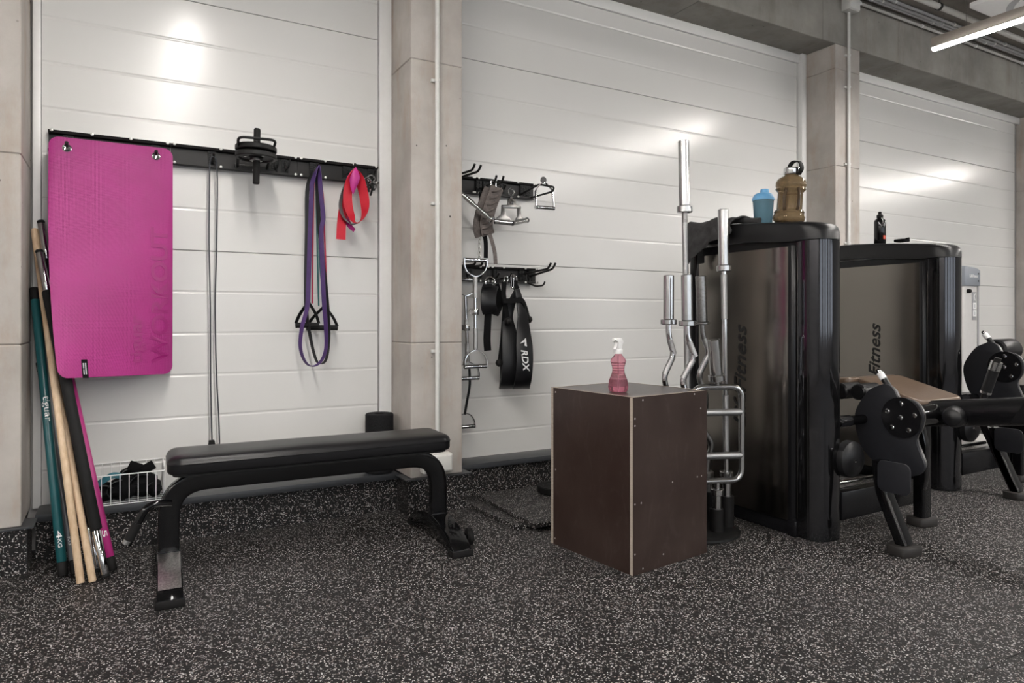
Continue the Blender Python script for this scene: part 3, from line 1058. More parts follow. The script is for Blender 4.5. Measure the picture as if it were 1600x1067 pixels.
pole('grip_bar', 'black padded bar with chrome ends, its top highest in the corner', (-0.098, 3.375, 0.01), at_y(63.5, 345, 3.825),
     [('foam_sleeve', 0.12, 0.88, 0.0215, 'foam_grip'), ('chrome_end', 0.008, 0.12, 0.0155, 'chrome'), ('chrome_end', 0.88, 0.992, 0.0155, 'chrome'), ('end_cap', 0, 0.008, 0.0158, 'black_rubber'), ('end_cap', 0.992, 1, 0.0158, 'black_rubber')])
pole('grip_bar', 'black padded bar with chrome ends in front of the magenta bar', (-0.067, 3.285, 0.01), at_y(61, 391, 3.735),
     [('foam_sleeve', 0.135, 0.865, 0.0225, 'foam_grip'), ('chrome_end', 0.008, 0.135, 0.016, 'chrome'), ('chrome_end', 0.865, 0.992, 0.016, 'chrome'), ('end_cap', 0, 0.008, 0.0163, 'black_rubber'), ('end_cap', 0.992, 1, 0.0163, 'black_rubber')])
ml, mh = (-0.043, 3.365, 0.008), at_y(80, 460, 3.825)
pt = pole('body_bar', 'thin magenta weighted body bar, rightmost of the leaning poles', ml, mh, [('shaft', 0.045, 0.96, 0.0175, 'magenta_paint'), ('end_cap', 0, 0.045, 0.0182, 'black_rubber'), ('end_cap', 0.96, 1, 0.0182, 'black_rubber')])
pole_print(pt, '5', ml, mh, 0.135, 0.03, 0.018, 0.0175)

# ================================================================== ON THE LEFT SILL
bk = thing('wire_basket', 'white wire basket of black straps standing on the grey sill', 'basket', (-0.02, 3.75, 0.212))
bx0, bx1, by0, by1, bz0, bz1 = -0.205, 0.168, 3.675, 3.835, 0.2155, 0.352
WR = 0.0017
rim = MB()
dip = 0.04
rim.tube(fillet([(bx0, by0, bz1), (-0.13, by0, bz1), (-0.09, by0, bz1 - 0.0), (bx1, by0, bz1), (bx1, by1, bz1 + 0.03), (bx0, by1, bz1 + 0.03), (bx0, by0, bz1)], 0.012, 4), 0.0026, 8)
part(bk, 'rim_wire', rim, 'plastic_white')
bot = MB().tube([(bx0, by0, bz0), (bx1, by0, bz0), (bx1, by1, bz0), (bx0, by1, bz0)], 0.0022, 8, closed=True)
part(bk, 'base_wire', bot, 'plastic_white')
wv = MB().cyl((0, 0, 0), (0, 0, bz1 - bz0), WR, 6).mesh('upright_wire', 'plastic_white')
wb_ = MB().cyl((0, 0, 0), (0, 0, bz1 + 0.03 - bz0), WR, 6).mesh('upright_wire', 'plastic_white')
for k in range(11):
    x = bx0 + 0.0373 * k
    inst(bk, 'upright_wire', wv, Matrix.Translation((x, by0, bz0)))
    inst(bk, 'upright_wire', wb_, Matrix.Translation((x, by1, bz0)))
for k in range(1, 4):
    inst(bk, 'upright_wire', wv, Matrix.Translation((bx1, by0 + 0.04 * k, bz0)))
    inst(bk, 'upright_wire', wv, Matrix.Translation((bx0, by0 + 0.04 * k, bz0)))
for k in range(1, 4):
    part(bk, 'floor_wire', MB().cyl((bx0, by0 + 0.04 * k, bz0), (bx1, by0 + 0.04 * k, bz0), WR, 6), 'plastic_white')
rs = random.Random(3)


def lump(c, r, seed, amp=0.3, seg=14):
    rr = random.Random(seed)
    ph = [rr.uniform(0, 6.28) for _ in range(6)]
    m = MB()
    vs, fs = [], []
    n = 9
    for i in range(n + 1):
        th = PI * i / n
        for j in range(seg):
            a = 2 * PI * j / seg
            k = 1 + amp * 0.5 * (math.sin(3 * a + ph[0] + 2 * th) + 0.6 * math.sin(5 * a + ph[1] - 3 * th) + 0.5 * math.sin(7 * th + ph[2] + a))
            vs.append((c[0] + r[0] * k * math.sin(th) * math.cos(a), c[1] + r[1] * k * math.sin(th) * math.sin(a), c[2] + r[2] * math.cos(th) * (0.9 + 0.1 * k)))
    for i in range(n):
        for j in range(seg):
            fs.append((i * seg + j, i * seg + (j + 1) % seg, (i + 1) * seg + (j + 1) % seg, (i + 1) * seg + j))
    return m.add(vs, fs)


for k, (c, r, lab) in enumerate((((-0.10, 3.755, 0.264), (0.075, 0.06, 0.046), 'under the blue strap at the left of the basket'), ((-0.005, 3.745, 0.275), (0.07, 0.058, 0.056), 'in the left middle of the basket'),
                                 ((0.075, 3.75, 0.285), (0.06, 0.055, 0.062), 'in the middle of the basket'), ((0.125, 3.735, 0.262), (0.036, 0.05, 0.042), 'at the right end of the basket'),
                                 ((0.04, 3.78, 0.335), (0.055, 0.04, 0.035), 'topmost in the basket'))):
    t = thing('ankle_strap', 'crumpled black fabric strap ' + lab, 'strap', (c[0], c[1], c[2] - r[2]), group='straps in the wire basket')
    part(t, 'padding', lump(c, r, k), 'black_fabric')
    a = rs.uniform(0, 3)
    P = [Vector((c[0] + r[0] * 0.95 * math.cos(a + q), c[1] - r[1] * 0.9, c[2] + r[2] * 0.85 * math.sin(a + q))) for q in (0, 0.5, 1.0, 1.6, 2.1)]
    part(t, 'webbing', MB().ribbon(smooth(P, 4), 0.02, 0.002, (0.1, 1, 0.1)), 'band_black')
for k, (a, b, lab) in enumerate((((0.045, 3.74, 0.37), 25, 'left of two sticking out of the basket'), ((0.098, 3.735, 0.362), -28, 'right of two sticking out of the basket'))):
    m = MB().box((a[0] - 0.03, a[1] - 0.006, a[2] - 0.022), (a[0] + 0.03, a[1] + 0.006, a[2] + 0.022), rot=Matrix.Rotation(R(b), 3, 'Y'))
    solo('strap_end', m, 'black_fabric', 'square black strap end, ' + lab, 'strap', bevel=0.004)
solo('blue_strap', MB().ribbon(smooth([(-0.175, 3.70, 0.262), (-0.14, 3.69, 0.293), (-0.09, 3.695, 0.325), (-0.05, 3.70, 0.346), (-0.015, 3.71, 0.338)], 6), 0.03, 0.006, (0, 0.6, 0.8)), 'blue_strap',
     'dark blue strap lying on top at the left in the wire basket', 'strap', bevel=0.002)

fr = thing('foam_roller', 'black foam roller standing upright on the sill behind the bench', 'foam roller', (1.258, 3.742, 0.212))
part(fr, 'foam_body', MB().lathe([(0.026, 0.004), (0.03, 0.0), (0.074, 0.0), (0.0785, 0.005), (0.0785, 0.325), (0.074, 0.331), (0.03, 0.331), (0.026, 0.327), (0.026, 0.004)], (1.258, 3.742, 0.2125), seg=36), 'foam_roller')
part(fr, 'core_hole', MB().lathe([(0, 0), (0.0258, 0), (0.0258, 0.002), (0, 0.002)], (1.258, 3.742, 0.52), seg=24), 'print_black')

# ================================================================== FLAT BENCH
B = thing('flat_bench', 'black padded flat gym bench with curved steel frame', 'bench', (0.75, 3.125, 0), R(-2.0))
# seat: rounded slab with a crowned top, local axes: x along the bench
SL, SR, SW = -0.60, 0.615, 0.145


def seat_ring(z, inset):
    return [(x, y, z) for x, y in rrect(SL + inset, SR - inset, -SW + inset, SW - inset, 0.055 - min(inset, 0.03), 8)]


layers = [(0.456, 0.012), (0.460, 0.004), (0.468, 0.0), (0.497, 0.0), (0.4985, -0.0025), (0.5005, -0.0025), (0.502, 0.0), (0.511, 0.002), (0.520, 0.009), (0.527, 0.022), (0.531, 0.045), (0.533, 0.085)]
m = MB()
rings = [seat_ring(z, i) for z, i in layers]
n = len(rings[0])
m.add([p for r in rings for p in r], [(a * n + i, a * n + (i + 1) % n, (a + 1) * n + (i + 1) % n, (a + 1) * n + i) for a in range(len(rings) - 1) for i in range(n)] +
      [tuple(reversed(range(n))), tuple((len(rings) - 1) * n + i for i in range(n))])
st = part(B, 'seat_pad', m, 'vinyl', local=True, angle=50)
part(st, 'base_board', MB().prism(rrect(SL + 0.02, SR - 0.02, -SW + 0.02, SW - 0.02, 0.04), 'z', 0.447, 0.4555), 'black_powder', local=True)
LX = 0.592
path = fillet([(-LX, 0, 0.10), (-LX, 0, 0.405), (LX, 0, 0.405), (LX, 0, 0.10)], 0.21, 14)
sec = rrect(-0.027, 0.027, -0.04, 0.04, 0.008, 3)
part(B, 'frame_rail', MB().sweep(path, sec, ref=(0, 1, 0)), 'black_gloss', local=True)
for sx, nm in ((-1, 'left'), (1, 'right')):
    foot = MB()
    prof = []
    N = 16
    top = [(-0.305 + 0.61 * i / N, 0.028 + 0.098 * math.cos((i / N - 0.5) * PI * 0.98) ** 0.8) for i in range(N + 1)]
    low = [(-0.305 + 0.61 * i / N, 0.004 + 0.062 * math.cos((i / N - 0.5) * PI * 0.98) ** 1.1) for i in range(N + 1)]
    foot.prism(top + low[::-1], 'x', sx * LX - 0.045, sx * LX + 0.045)
    fo = part(B, 'foot_bar', foot, 'black_gloss', local=True, bevel=0.004)
    for sy in (-1, 1):
        part(fo, 'rubber_foot', MB().box((sx * LX - 0.051, sy * 0.293 - 0.02, 0.0), (sx * LX + 0.051, sy * 0.293 + 0.022, 0.03)), 'black_rubber', local=True, bevel=0.004)
    if sx < 0:
        pr_ = [(-(0.038125 * i), 0.0305 + 0.098 * math.cos((i / 16) * PI * 0.98) ** 0.8) for i in range(1, 8)]
        m = MB()
        vs = [(sx * LX - 0.04, y, z) for y, z in pr_] + [(sx * LX + 0.04, y, z) for y, z in pr_]
        k_ = len(pr_)
        m.add(vs, [(i, i + 1, k_ + 1 + i, k_ + i) for i in range(k_ - 1)])
        part(fo, 'scuffed_glint_plate', m, 'scuffed_glint', local=True, label='scratched foot top with the lamp reflection put into its bright colour')  # bright sheet laid on the black foot to paint in the reflected lamp
    part(B, 'weld_collar', MB().box((sx * LX - 0.043, -0.03, 0.118), (sx * LX + 0.043, 0.03, 0.131)), 'black_satin', local=True, bevel=0.004)
hd = fillet([(-LX + 0.01, -0.02, 0.325), (-LX - 0.075, -0.03, 0.333), (-LX - 0.125, -0.03, 0.235)], 0.075, 8)
part(B, 'handle_arm', MB().tube(hd, 0.0155, 14), 'black_gloss', local=True)
part(B, 'handle_grip', MB().cyl((-LX - 0.112, -0.03, 0.262), (-LX - 0.143, -0.03, 0.198), 0.019, 16), 'black_rubber', local=True)
part(B, 'handle_cap', MB().cyl((-LX - 0.143, -0.03, 0.198), (-LX - 0.150, -0.03, 0.183), 0.0185, 16), 'steel', local=True)
for sy in (-1, 1):
    wh = part(B, 'wheel', MB().lathe([(0.018, 0), (0.034, 0.0), (0.040, 0.004), (0.0415, 0.012), (0.040, 0.020), (0.034, 0.024), (0.018, 0.024)], (LX + 0.072, sy * 0.19, 0.050), (1, 0, 0), 24), 'black_rubber', local=True)
    part(wh, 'wheel_rim', MB().lathe([(0.0, -0.001), (0.007, -0.003), (0.017, 0.004), (0.029, 0.002), (0.032, -0.001), (0.032, 0.025), (0.017, 0.02), (0.008, 0.029), (0.0, 0.029)], (LX + 0.072, sy * 0.19, 0.050), (1, 0, 0), 24), 'steel', local=True)
    part(wh, 'axle_bracket', MB().box((LX + 0.044, sy * 0.19 - 0.016, 0.03), (LX + 0.071, sy * 0.19 + 0.016, 0.062)), 'black_gloss', local=True, bevel=0.003)

# ================================================================== MIDDLE HANGING RAILS
railB = rail('hanging_rail', 'upper black hanging rail right of the column', [1.70, 1.905, 2.337], 1.860, 1.960)
railC = rail('hanging_rail', 'lower black hanging rail right of the column', [1.70, 2.0, 2.354], 1.310, 1.408)
for x in (1.93, 1.975, 2.06, 2.10, 2.25, 2.29):
    inst(railB, 'hook_clip', CLIP, Matrix.Translation((x, 3.832, 1.910)))
for x in (1.87, 2.05, 2.24, 2.31):
    inst(railC, 'hook_clip', CLIP, Matrix.Translation((x, 3.832, 1.359)))


def twin(t, px_tips, px_base, y_tip, r=0.007):
    for (a, b) in zip(px_tips, px_base):
        T, Bs = at_y(*a, y_tip), at_y(*b, 3.825)
        k = T + (Bs - T) * 0.10 - Vector((0, 0, 0.028))
        part(t, 'hook', MB().tube(fillet([Bs, k, T], 0.022, 5), r, 10), 'black_powder')


twin(railB, ((742, 256), (751.5, 258)), ((706, 276), (713, 279)), 3.56)
twin(railB, ((776, 274), (787, 275)), ((752, 295), (762, 298)), 3.60)
twin(railC, ((861, 411), (868, 411)), ((818, 428), (827, 432)), 3.56)
twin(railC, ((744, 405), (755, 406)), ((722, 415), (731, 417)), 3.62)
prong(railB, 2.065, 1.885, 3.715, 0.0, 0.0065, 0.03)
prong(railC, 1.90, 1.335, 3.70, 0.0, 0.0065, 0.03)
prong(railC, 2.01, 1.335, 3.70, 0.0, 0.0065, 0.03)
prong(railC, 2.09, 1.335, 3.68, 0.0, 0.0065, 0.03)
for x in (2.31,):
    part(railC, 'hook', MB().tube(fillet([(x - 0.04, 3.815, 1.375), (x - 0.04, 3.805, 1.315), (x, 3.76, 1.29), (x + 0.04, 3.73, 1.295), (x + 0.045, 3.72, 1.32)], 0.015), 0.006, 8), 'black_powder')
part(railB, 'hook', MB().tube(fillet([at_y(812, 305, 3.825), at_y(842, 288, 3.66), at_y(866, 292, 3.60), at_y(864, 299, 3.60), at_y(826, 310, 3.825)], 0.02), 0.0065, 10), 'black_powder')

# ---- chrome straight bar hanging diagonally
cb = thing('cable_bar', 'short chrome cable bar slanting from the upper rail beside the belt', 'cable attachment', at_y(770, 345, 3.60))
A_, B_ = at_y(722, 303, 3.63), at_y(768, 343, 3.56)
d_ = (B_ - A_)
part(cb, 'bar', MB().cyl(A_, B_, 0.0115, 14), 'chrome')
for f0, f1 in ((0.10, 0.38), (0.55, 0.9)):
    part(cb, 'knurled_sleeve', MB().cyl(A_ + d_ * f0, A_ + d_ * f1, 0.0145, 14), 'steel')
part(cb, 'collar', MB().lathe([(0.0, 0), (0.022, 0), (0.026, 0.006), (0.022, 0.014), (0, 0.014)], B_ - d_.normalized() * 0.004, d_, 16), 'chrome')
part(cb, 'end_bend', MB().tube(smooth([A_, A_ + Vector((-0.015, 0.01, 0.0)), A_ + Vector((-0.04, 0.03, -0.05)), A_ + Vector((-0.05, 0.04, -0.1))], 5), 0.012, 12), 'chrome')

# ---- dip belt with chain
dbt = thing('dip_belt', 'worn grey padded dip belt with chain hanging on the upper rail hooks', 'belt', at_y(765, 400, 3.66))
P = [at_y(777, 292, 3.63), at_y(771, 308, 3.64), at_y(765, 325, 3.65), at_y(761, 342, 3.66), at_y(760, 355, 3.665), at_y(763, 367, 3.67)]
Pf = smooth(P, 5)
fpad = part(dbt, 'front_pad', MB().ribbon(Pf, 0.085, 0.014, (1, -0.15, 0.35)), 'belt_grey', bevel=0.005)
for k in range(2, len(Pf) - 2, 3):
    sd = Vector((1, -0.15, 0.35)).normalized() * 0.033
    up_ = Vector((0, -0.0085, 0))
    part(fpad, 'quilted_rib', MB().tube(smooth([Pf[k] - sd + up_, Pf[k] + up_ * 1.25 + Vector((0, 0, -0.006)), Pf[k] + sd + up_], 4), 0.0055, 8), 'belt_grey')
P2 = [q + Vector((-0.035, 0.025, -0.008)) for q in P]
part(dbt, 'back_pad', MB().ribbon(smooth(P2, 5), 0.08, 0.014, (1, -0.15, 0.35)), 'belt_grey', bevel=0.005)
part(dbt, 'strap_tail', MB().ribbon(smooth([at_y(764, 362, 3.66), at_y(769, 378, 3.65), at_y(773, 395, 3.645), at_y(774.5, 413, 3.645)], 5), 0.024, 0.004, (1, -0.2, 0)), 'belt_grey', bevel=0.001)
part(dbt, 'black_strap', MB().ribbon(smooth([at_y(752, 300, 3.70), at_y(751, 330, 3.70), at_y(756, 360, 3.70), at_y(759, 380, 3.69), at_y(759, 403, 3.685)], 5), 0.026, 0.004, (1, -0.2, 0)), 'black_fabric')
lk = MB().tube(fillet([(0.0, 0, -0.016), (0.009, 0, -0.013), (0.009, 0, 0.013), (0.0, 0, 0.016), (-0.009, 0, 0.013), (-0.009, 0, -0.013), (0.0, 0, -0.016)], 0.006, 3), 0.0028, 7).mesh('chain_link', 'galvanised')
c0, c1 = at_y(751, 305, 3.72), at_y(749, 404, 3.70)
for k in range(16):
    inst(dbt, 'chain_link', lk, Matrix.Translation(c0.lerp(c1, k / 15)) @ Matrix.Rotation(R(90 * (k % 2) + 20), 4, 'Z'))
part(dbt, 'belt_buckle', MB().tube(fillet([at_y(767, 283, 3.66), at_y(775, 284, 3.66), at_y(775, 294, 3.66), at_y(767, 294, 3.66), at_y(767, 283, 3.66)], 0.004), 0.004, 8), 'chrome')

# ---- close-grip row handle
vh = thing('row_handle', 'chrome close grip rowing handle hanging by its ring', 'cable attachment', at_y(798, 350, 3.70))
y = 3.70
rc = at_y(799, 300, y)
part(vh, 'ring', MB().tube([rc + Vector((0.02 * math.cos(a), 0.0, 0.02 * math.sin(a))) for a in [2 * PI * i / 24 for i in range(24)]], 0.0045, 8, closed=True), 'chrome')
e = at_y(799, 308, y)
part(vh, 'swivel', MB().lathe([(0, -0.045), (0.012, -0.045), (0.016, -0.03), (0.009, -0.02), (0.007, 0.0), (0, 0.0)], (e.x, y, e.z), seg=14), 'chrome')
body = [at_y(a, b, y) for a, b in ((794, 310), (804, 310), (806, 320), (813, 321), (814, 337), (822, 345), (800, 351), (775, 347), (776, 341), (782, 335), (784, 320), (793, 320))]
inner = [at_y(a, b, y) for a, b in ((789, 325), (809, 326), (809, 335), (789, 334))]
# plates either side of the opening, joined by the grips
pl = MB()
pl.prism([(p.x, p.z) for p in (body[0], body[1], body[2], at_y(813, 321, y), at_y(813, 326, y), at_y(784, 325, y), body[10], body[11])], 'y', y - 0.008, y + 0.008)
part(vh, 'top_plate', pl, 'steel_dark', bevel=0.002)
for q in (((784, 322), (789.5, 322), (789.5, 337), (797, 341), (797, 346), (774, 346), (776, 340), (783, 335)), ((808.5, 323), (813.5, 323), (814, 338), (822, 344), (806, 347), (806, 341), (808.5, 338))):
    part(vh, 'side_plate', MB().prism([(at_y(a, b, y).x, at_y(a, b, y).z) for a, b in q], 'y', y - 0.006, y + 0.006), 'steel_dark', bevel=0.0015)
g0, g1, g2 = at_y(774, 346, y - 0.03), at_y(801, 349, y - 0.10), at_y(823, 344, y - 0.03)
part(vh, 'grip', MB().cyl(g0, g1, 0.0155, 14), 'steel')
part(vh, 'grip', MB().cyl(g1, g2, 0.0155, 14), 'steel')
for p_, q_ in ((g0, g1), (g2, g1)):
    dd = (p_ - q_).normalized()
    part(vh, 'end_plug', MB().cyl(p_, p_ + dd * 0.006, 0.0165, 14), 'black_rubber')

# ---- stirrup handle on the wire hook
sh = thing('cable_stirrup', 'chrome stirrup handle hanging at the right end of the upper rail', 'cable attachment', at_y(850, 328, 3.63))
y = 3.625
part(sh, 'frame', MB().ribbon(fillet([at_y(837.5, 325, y), at_y(836.5, 296, y), at_y(846, 286, y), at_y(852, 285, y), at_y(863, 297, y), at_y(865, 325, y)], 0.02, 5), 0.018, 0.004, (0.1, 1, 0)), 'chrome')
part(sh, 'grip', MB().cyl(at_y(839, 323.5, y), at_y(864, 325.5, y), 0.012, 14), 'steel')
for a in ((838, 323.5), (864.5, 325.5)):
    p_ = at_y(*a, y)
    part(sh, 'end_bolt', MB().cyl(p_ - Vector((0.006, 0, 0)), p_ + Vector((0.006, 0, 0)), 0.014, 12), 'chrome')
part(sh, 'eye_plate', MB().lathe([(0.008, -0.003), (0.02, -0.003), (0.02, 0.003), (0.008, 0.003)], at_y(849, 284, y) + Vector((0, 0, 0.012)), (0.2, 1, 0), 18), 'chrome')


# ---- long bars with stirrup ends hanging along the column
def stirrup_bar(label, y, top, bot, grips, full_top=True):
    t = thing('cable_bar', label, 'cable attachment', at_y(*bot, y))
    a, b = at_y(*top, y), at_y(*bot, y)
    part(t, 'shaft', MB().cyl(a, b, 0.0105, 12), 'chrome')
    for f0, f1 in grips:
        part(t, 'knurled_grip', MB().cyl(a.lerp(b, f0), a.lerp(b, f1), 0.0145, 14), 'knurl')
    mid = a.lerp(b, 0.48)
    part(t, 'swivel_clamp', MB().lathe([(0.011, -0.018), (0.019, -0.018), (0.021, -0.01), (0.021, 0.01), (0.019, 0.018), (0.011, 0.018)], mid, b - a, 16), 'chrome')
    part(t, 'swivel_eye', MB().lathe([(0.007, -0.004), (0.017, -0.004), (0.017, 0.004), (0.007, 0.004)], mid + Vector((-0.03, -0.01, 0.002)), (0, 1, 0.2), 16), 'chrome')
    for p_, sg in ((a, 1), (b, -1)):
        w_, h_ = 0.072, 0.105
        pts = [p_ + Vector((sx_ * w_, 0, sg * h_ * hz)) for sx_, hz in ((-1, 1.0), (-1, 0.6), (-0.72, 0.22), (0, 0.0), (0.72, 0.22), (1, 0.6), (1, 1.0))]
        s_ = part(t, 'stirrup', MB().ribbon(smooth(pts, 4), 0.026, 0.004, (0.1, 1, 0)), 'chrome')
        part(s_, 'handle_rod', MB().cyl(p_ + Vector((-w_, 0, sg * h_ * 0.92)), p_ + Vector((w_, 0, sg * h_ * 0.92)), 0.0125, 14), 'chrome')
    return t


stirrup_bar('chrome bar with stirrup ends hanging vertically on the lower rail', 3.605, (742.5, 432), (743, 547), ((0.0, 0.29), (0.70, 0.98)))
stirrup_bar('chrome bar with stirrup ends half hidden by the middle column', 3.70, (727, 462), (731, 566), ((0.35, 0.5), (0.72, 0.9)))
t = thing('stirrup_strap', 'chrome stirrup on a dark strap hanging lowest beside the middle column', 'cable attachment', at_y(728, 668, 3.70))
part(t, 'strap', MB().ribbon(smooth([at_y(733, 570, 3.71), at_y(734, 600, 3.71), at_y(730, 625, 3.71), at_y(726, 648, 3.71)], 5), 0.016, 0.004, (1, 0.2, 0)), 'band_black')
q = at_y(726, 646, 3.71)
part(t, 'stirrup', MB().ribbon(smooth([q + Vector((x_, 0, z_)) for x_, z_ in ((-0.065, -0.09), (-0.06, -0.045), (-0.035, -0.01), (0, 0), (0.035, -0.01), (0.06, -0.045), (0.065, -0.09))], 4), 0.03, 0.004, (0.1, 1, 0)), 'chrome')
part(t, 'handle_rod', MB().cyl(q + Vector((-0.068, 0, -0.08)), q + Vector((0.068, 0, -0.08)), 0.0125, 14), 'chrome')

# ---- black ankle cuff
ac_ = thing('ankle_cuff', 'black padded ankle cuff hanging by a chrome ring on the lower rail', 'ankle cuff', at_y(765, 548, 3.70))
y = 3.69
rc = at_y(766, 441, y)
part(ac_, 'ring', MB().tube([rc + Vector((0.033 * math.cos(a), 0.004 * math.sin(a), 0.033 * math.sin(a))) for a in [2 * PI * i / 24 for i in range(24)]], 0.0042, 8, closed=True), 'chrome')
cu = [at_y(a, b, y + dy) for a, b, dy in ((767, 446, 0.0), (764, 455, -0.035), (763, 475, -0.045), (766, 488, -0.03))]
part(ac_, 'cuff', MB().ribbon(smooth(cu, 6), 0.095, 0.014, (1, -0.25, 0)), 'vinyl', bevel=0.005, bseg=3)
cu = [at_y(a, b, y + dy) for a, b, dy in ((769, 446, 0.03), (773, 460, 0.04), (774, 476, 0.04), (768, 490, 0.0))]
part(ac_, 'inner_cuff', MB().ribbon(smooth(cu, 6), 0.09, 0.012, (1, -0.25, 0)), 'black_fabric', bevel=0.004)
part(ac_, 'closing_tab', MB().prism([(at_y(a, b, y).x, at_y(a, b, y).z) for a, b in ((749, 447), (753, 444), (763, 444), (764, 450), (752, 450))], 'y', y - 0.05, y - 0.043), 'black_fabric', bevel=0.002)
part(ac_, 'hanging_strap', MB().ribbon(smooth([at_y(763, 484, y), at_y(762, 505, y), at_y(761, 530, y), at_y(762, 548, y)], 5), 0.047, 0.005, (1, -0.1, 0)), 'black_fabric', bevel=0.0015)

# ---- pair of ab straps with carabiners
def ab_strap(label, y, cx, logo, carab):
    t = thing('ab_strap', label, 'ab strap', at_y(cx, 606, y), group='pair of hanging ab straps')
    T = at_y(808, 452, 3.675)
    fr_ = [(T.x, T.y, T.z), at_y(cx - 1, 490, y - 0.02), at_y(cx + 1, 520, y - 0.06), at_y(cx + 3, 560, y - 0.085), at_y(cx + 1, 590, y - 0.075), at_y(cx - 2, 604, y - 0.02), at_y(cx - 2, 604, y + 0.03), at_y(cx - 1, 585, y + 0.06), at_y(cx - 2, 540, y + 0.055), at_y(cx - 1, 495, y + 0.02), (T.x + 0.006, T.y + 0.012, T.z)]
    P_ = smooth(fr_, 6)
    n_ = len(P_)
    m_ = MB()
    ws = [0.03 + 0.075 * min(1, min(i, n_ - 1 - i) / 15.0) for i in range(n_)]
    # a padded loop that widens towards the bottom
    vs_, k_ = [], 4
    for i, p_ in enumerate(P_):
        t_ = (P_[min(i + 1, n_ - 1)] - P_[max(i - 1, 0)]).normalized()
        a_ = Vector((1, -0.28, 0)).normalized()
        a_ = (a_ - t_ * a_.dot(t_)).normalized()
        b_ = t_.cross(a_)
        for sa, sb in ((-1, -1), (1, -1), (1, 1), (-1, 1)):
            vs_.append(p_ + a_ * sa * ws[i] / 2 + b_ * sb * 0.006)
    fs_ = [(i * 4 + q, i * 4 + (q + 1) % 4, (i + 1) * 4 + (q + 1) % 4, (i + 1) * 4 + q) for i in range(n_ - 1) for q in range(4)] + [(3, 2, 1, 0), tuple((n_ - 1) * 4 + q for q in range(4))]
    m_.add(vs_, fs_)
    lp = part(t, 'padded_loop', m_, 'vinyl', bevel=0.003)
    if logo:
        tx_ = fit(text_mb('RDX', 1, 0.0008, 0.02, 0.25), 0.135, 0.040)
        o_ = at_y(814, 547, y - 0.103)
        part(lp, 'printed_logo', tx_.xform(frame(o_, (0.10, -0.05, -1), (0.95, -0.28, 0.1))), 'print_white', smooth=False)
        q_ = frame(at_y(812, 531, y - 0.098), (0.95, -0.28, 0.1), (-0.10, 0.05, 1))
        part(lp, 'printed_mark', MB().prism([(0.0, -0.022), (0.040, 0.008), (0.040, -0.045), (0.026, -0.038), (0.030, -0.016), (0.014, -0.020)], 'z', 0, 0.001).xform(q_), 'print_white', smooth=False)
    part(t, 'top_webbing', MB().ribbon([T + Vector((0, 0, 0.0)), at_y(carab[0], 445, 3.68), at_y(carab[0], 438, 3.68)], 0.034, 0.006, (1, -0.2, 0)), 'black_fabric')
    c_ = at_y(carab[0], carab[1], 3.68)
    ring = [c_ + Vector((x_, 0, z_)) for x_, z_ in ((-0.010, 0.0), (-0.011, 0.03), (0.0, 0.043), (0.012, 0.028), (0.011, -0.03), (0.0, -0.040), (-0.010, -0.03))]
    part(t, 'carabiner', MB().tube(smooth(ring, 4, closed=True), 0.0048, 8, closed=True), 'chrome')
    return t


ab_strap('black padded ab strap loop, the rear one of the pair', 3.735, 795, False, (801, 440))
ab_strap('black padded ab strap loop with white printed logo in front', 3.665, 817, True, (804.5, 442))
ts = thing('triceps_strap', 'small black webbing strap with round rubber ends between cuff and ab straps', 'cable attachment', at_y(780, 570, 3.70))
part(ts, 'webbing', MB().ribbon(smooth([at_y(788, 440, 3.69), at_y(787, 460, 3.69), at_y(790, 480, 3.69), at_y(793, 500, 3.68)], 5), 0.03, 0.005, (1, -0.2, 0)), 'black_fabric')
part(ts, 'thin_strap', MB().ribbon(smooth([at_y(788, 450, 3.71), at_y(786, 490, 3.71), at_y(783, 530, 3.71), at_y(779, 565, 3.71)], 5), 0.012, 0.004, (1, 0, 0)), 'black_fabric')
part(ts, 'ring', MB().tube([at_y(791, 437, 3.69) + Vector((0.014 * math.cos(a), 0, 0.02 * math.sin(a))) for a in [2 * PI * i / 20 for i in range(20)]], 0.0035, 8, closed=True), 'chrome')
for a in ((794, 502), (826, 499), (780, 567)):
    c_ = at_y(*a, 3.665)
    part(ts, 'rubber_end', MB().lathe([(0, -0.02), (0.014, -0.018), (0.022, -0.008), (0.024, 0.006), (0.016, 0.018), (0.0, 0.022)], c_, (0.5, -1, 0.3), 16), 'black_rubber')
part(ts, 'cross_webbing', MB().ribbon(smooth([at_y(786, 470, 3.655), at_y(800, 470, 3.645), at_y(815, 469, 3.645), at_y(822, 482, 3.65), at_y(826, 497, 3.655)], 5), 0.032, 0.006, (0.1, 0.2, 1)), 'black_fabric')

# ================================================================== RUBBER TILES ON THE FLOOR
def tile(label, pts, z0, z1):
    return solo('rubber_tile', MB().prism(pts, 'z', z0, z1), 'speckled_rubber', label, 'floor tile', bevel=0.003, bseg=1)


tile('loose flecked rubber tile, the lower of two between the bench and the box', [(1.735, 3.02), (2.24, 3.02), (2.24, 3.66), (1.70, 3.66)], 0.001, 0.024)
tile('loose flecked rubber tile, the upper of two between the bench and the box', [(1.79, 2.93), (2.30, 2.93), (2.31, 3.60), (1.80, 3.60)], 0.0245, 0.048)
dk = thing('weight_disc', 'black rubber disc lying on the floor behind the wooden box', 'weight plate', (2.25, 3.40, 0.0485))
part(dk, 'disc', MB().lathe([(0.025, 0.0), (0.115, 0.0), (0.12, 0.006), (0.12, 0.034), (0.115, 0.04), (0.085, 0.04), (0.075, 0.03), (0.04, 0.03), (0.035, 0.04), (0.025, 0.04)], (2.25, 3.42, 0.0485), seg=32), 'black_rubber')
part(dk, 'hub_ring', MB().lathe([(0.018, 0.002), (0.0248, 0.002), (0.0248, 0.038), (0.018, 0.038)], (2.25, 3.42, 0.0485), seg=20), 'steel_worn')

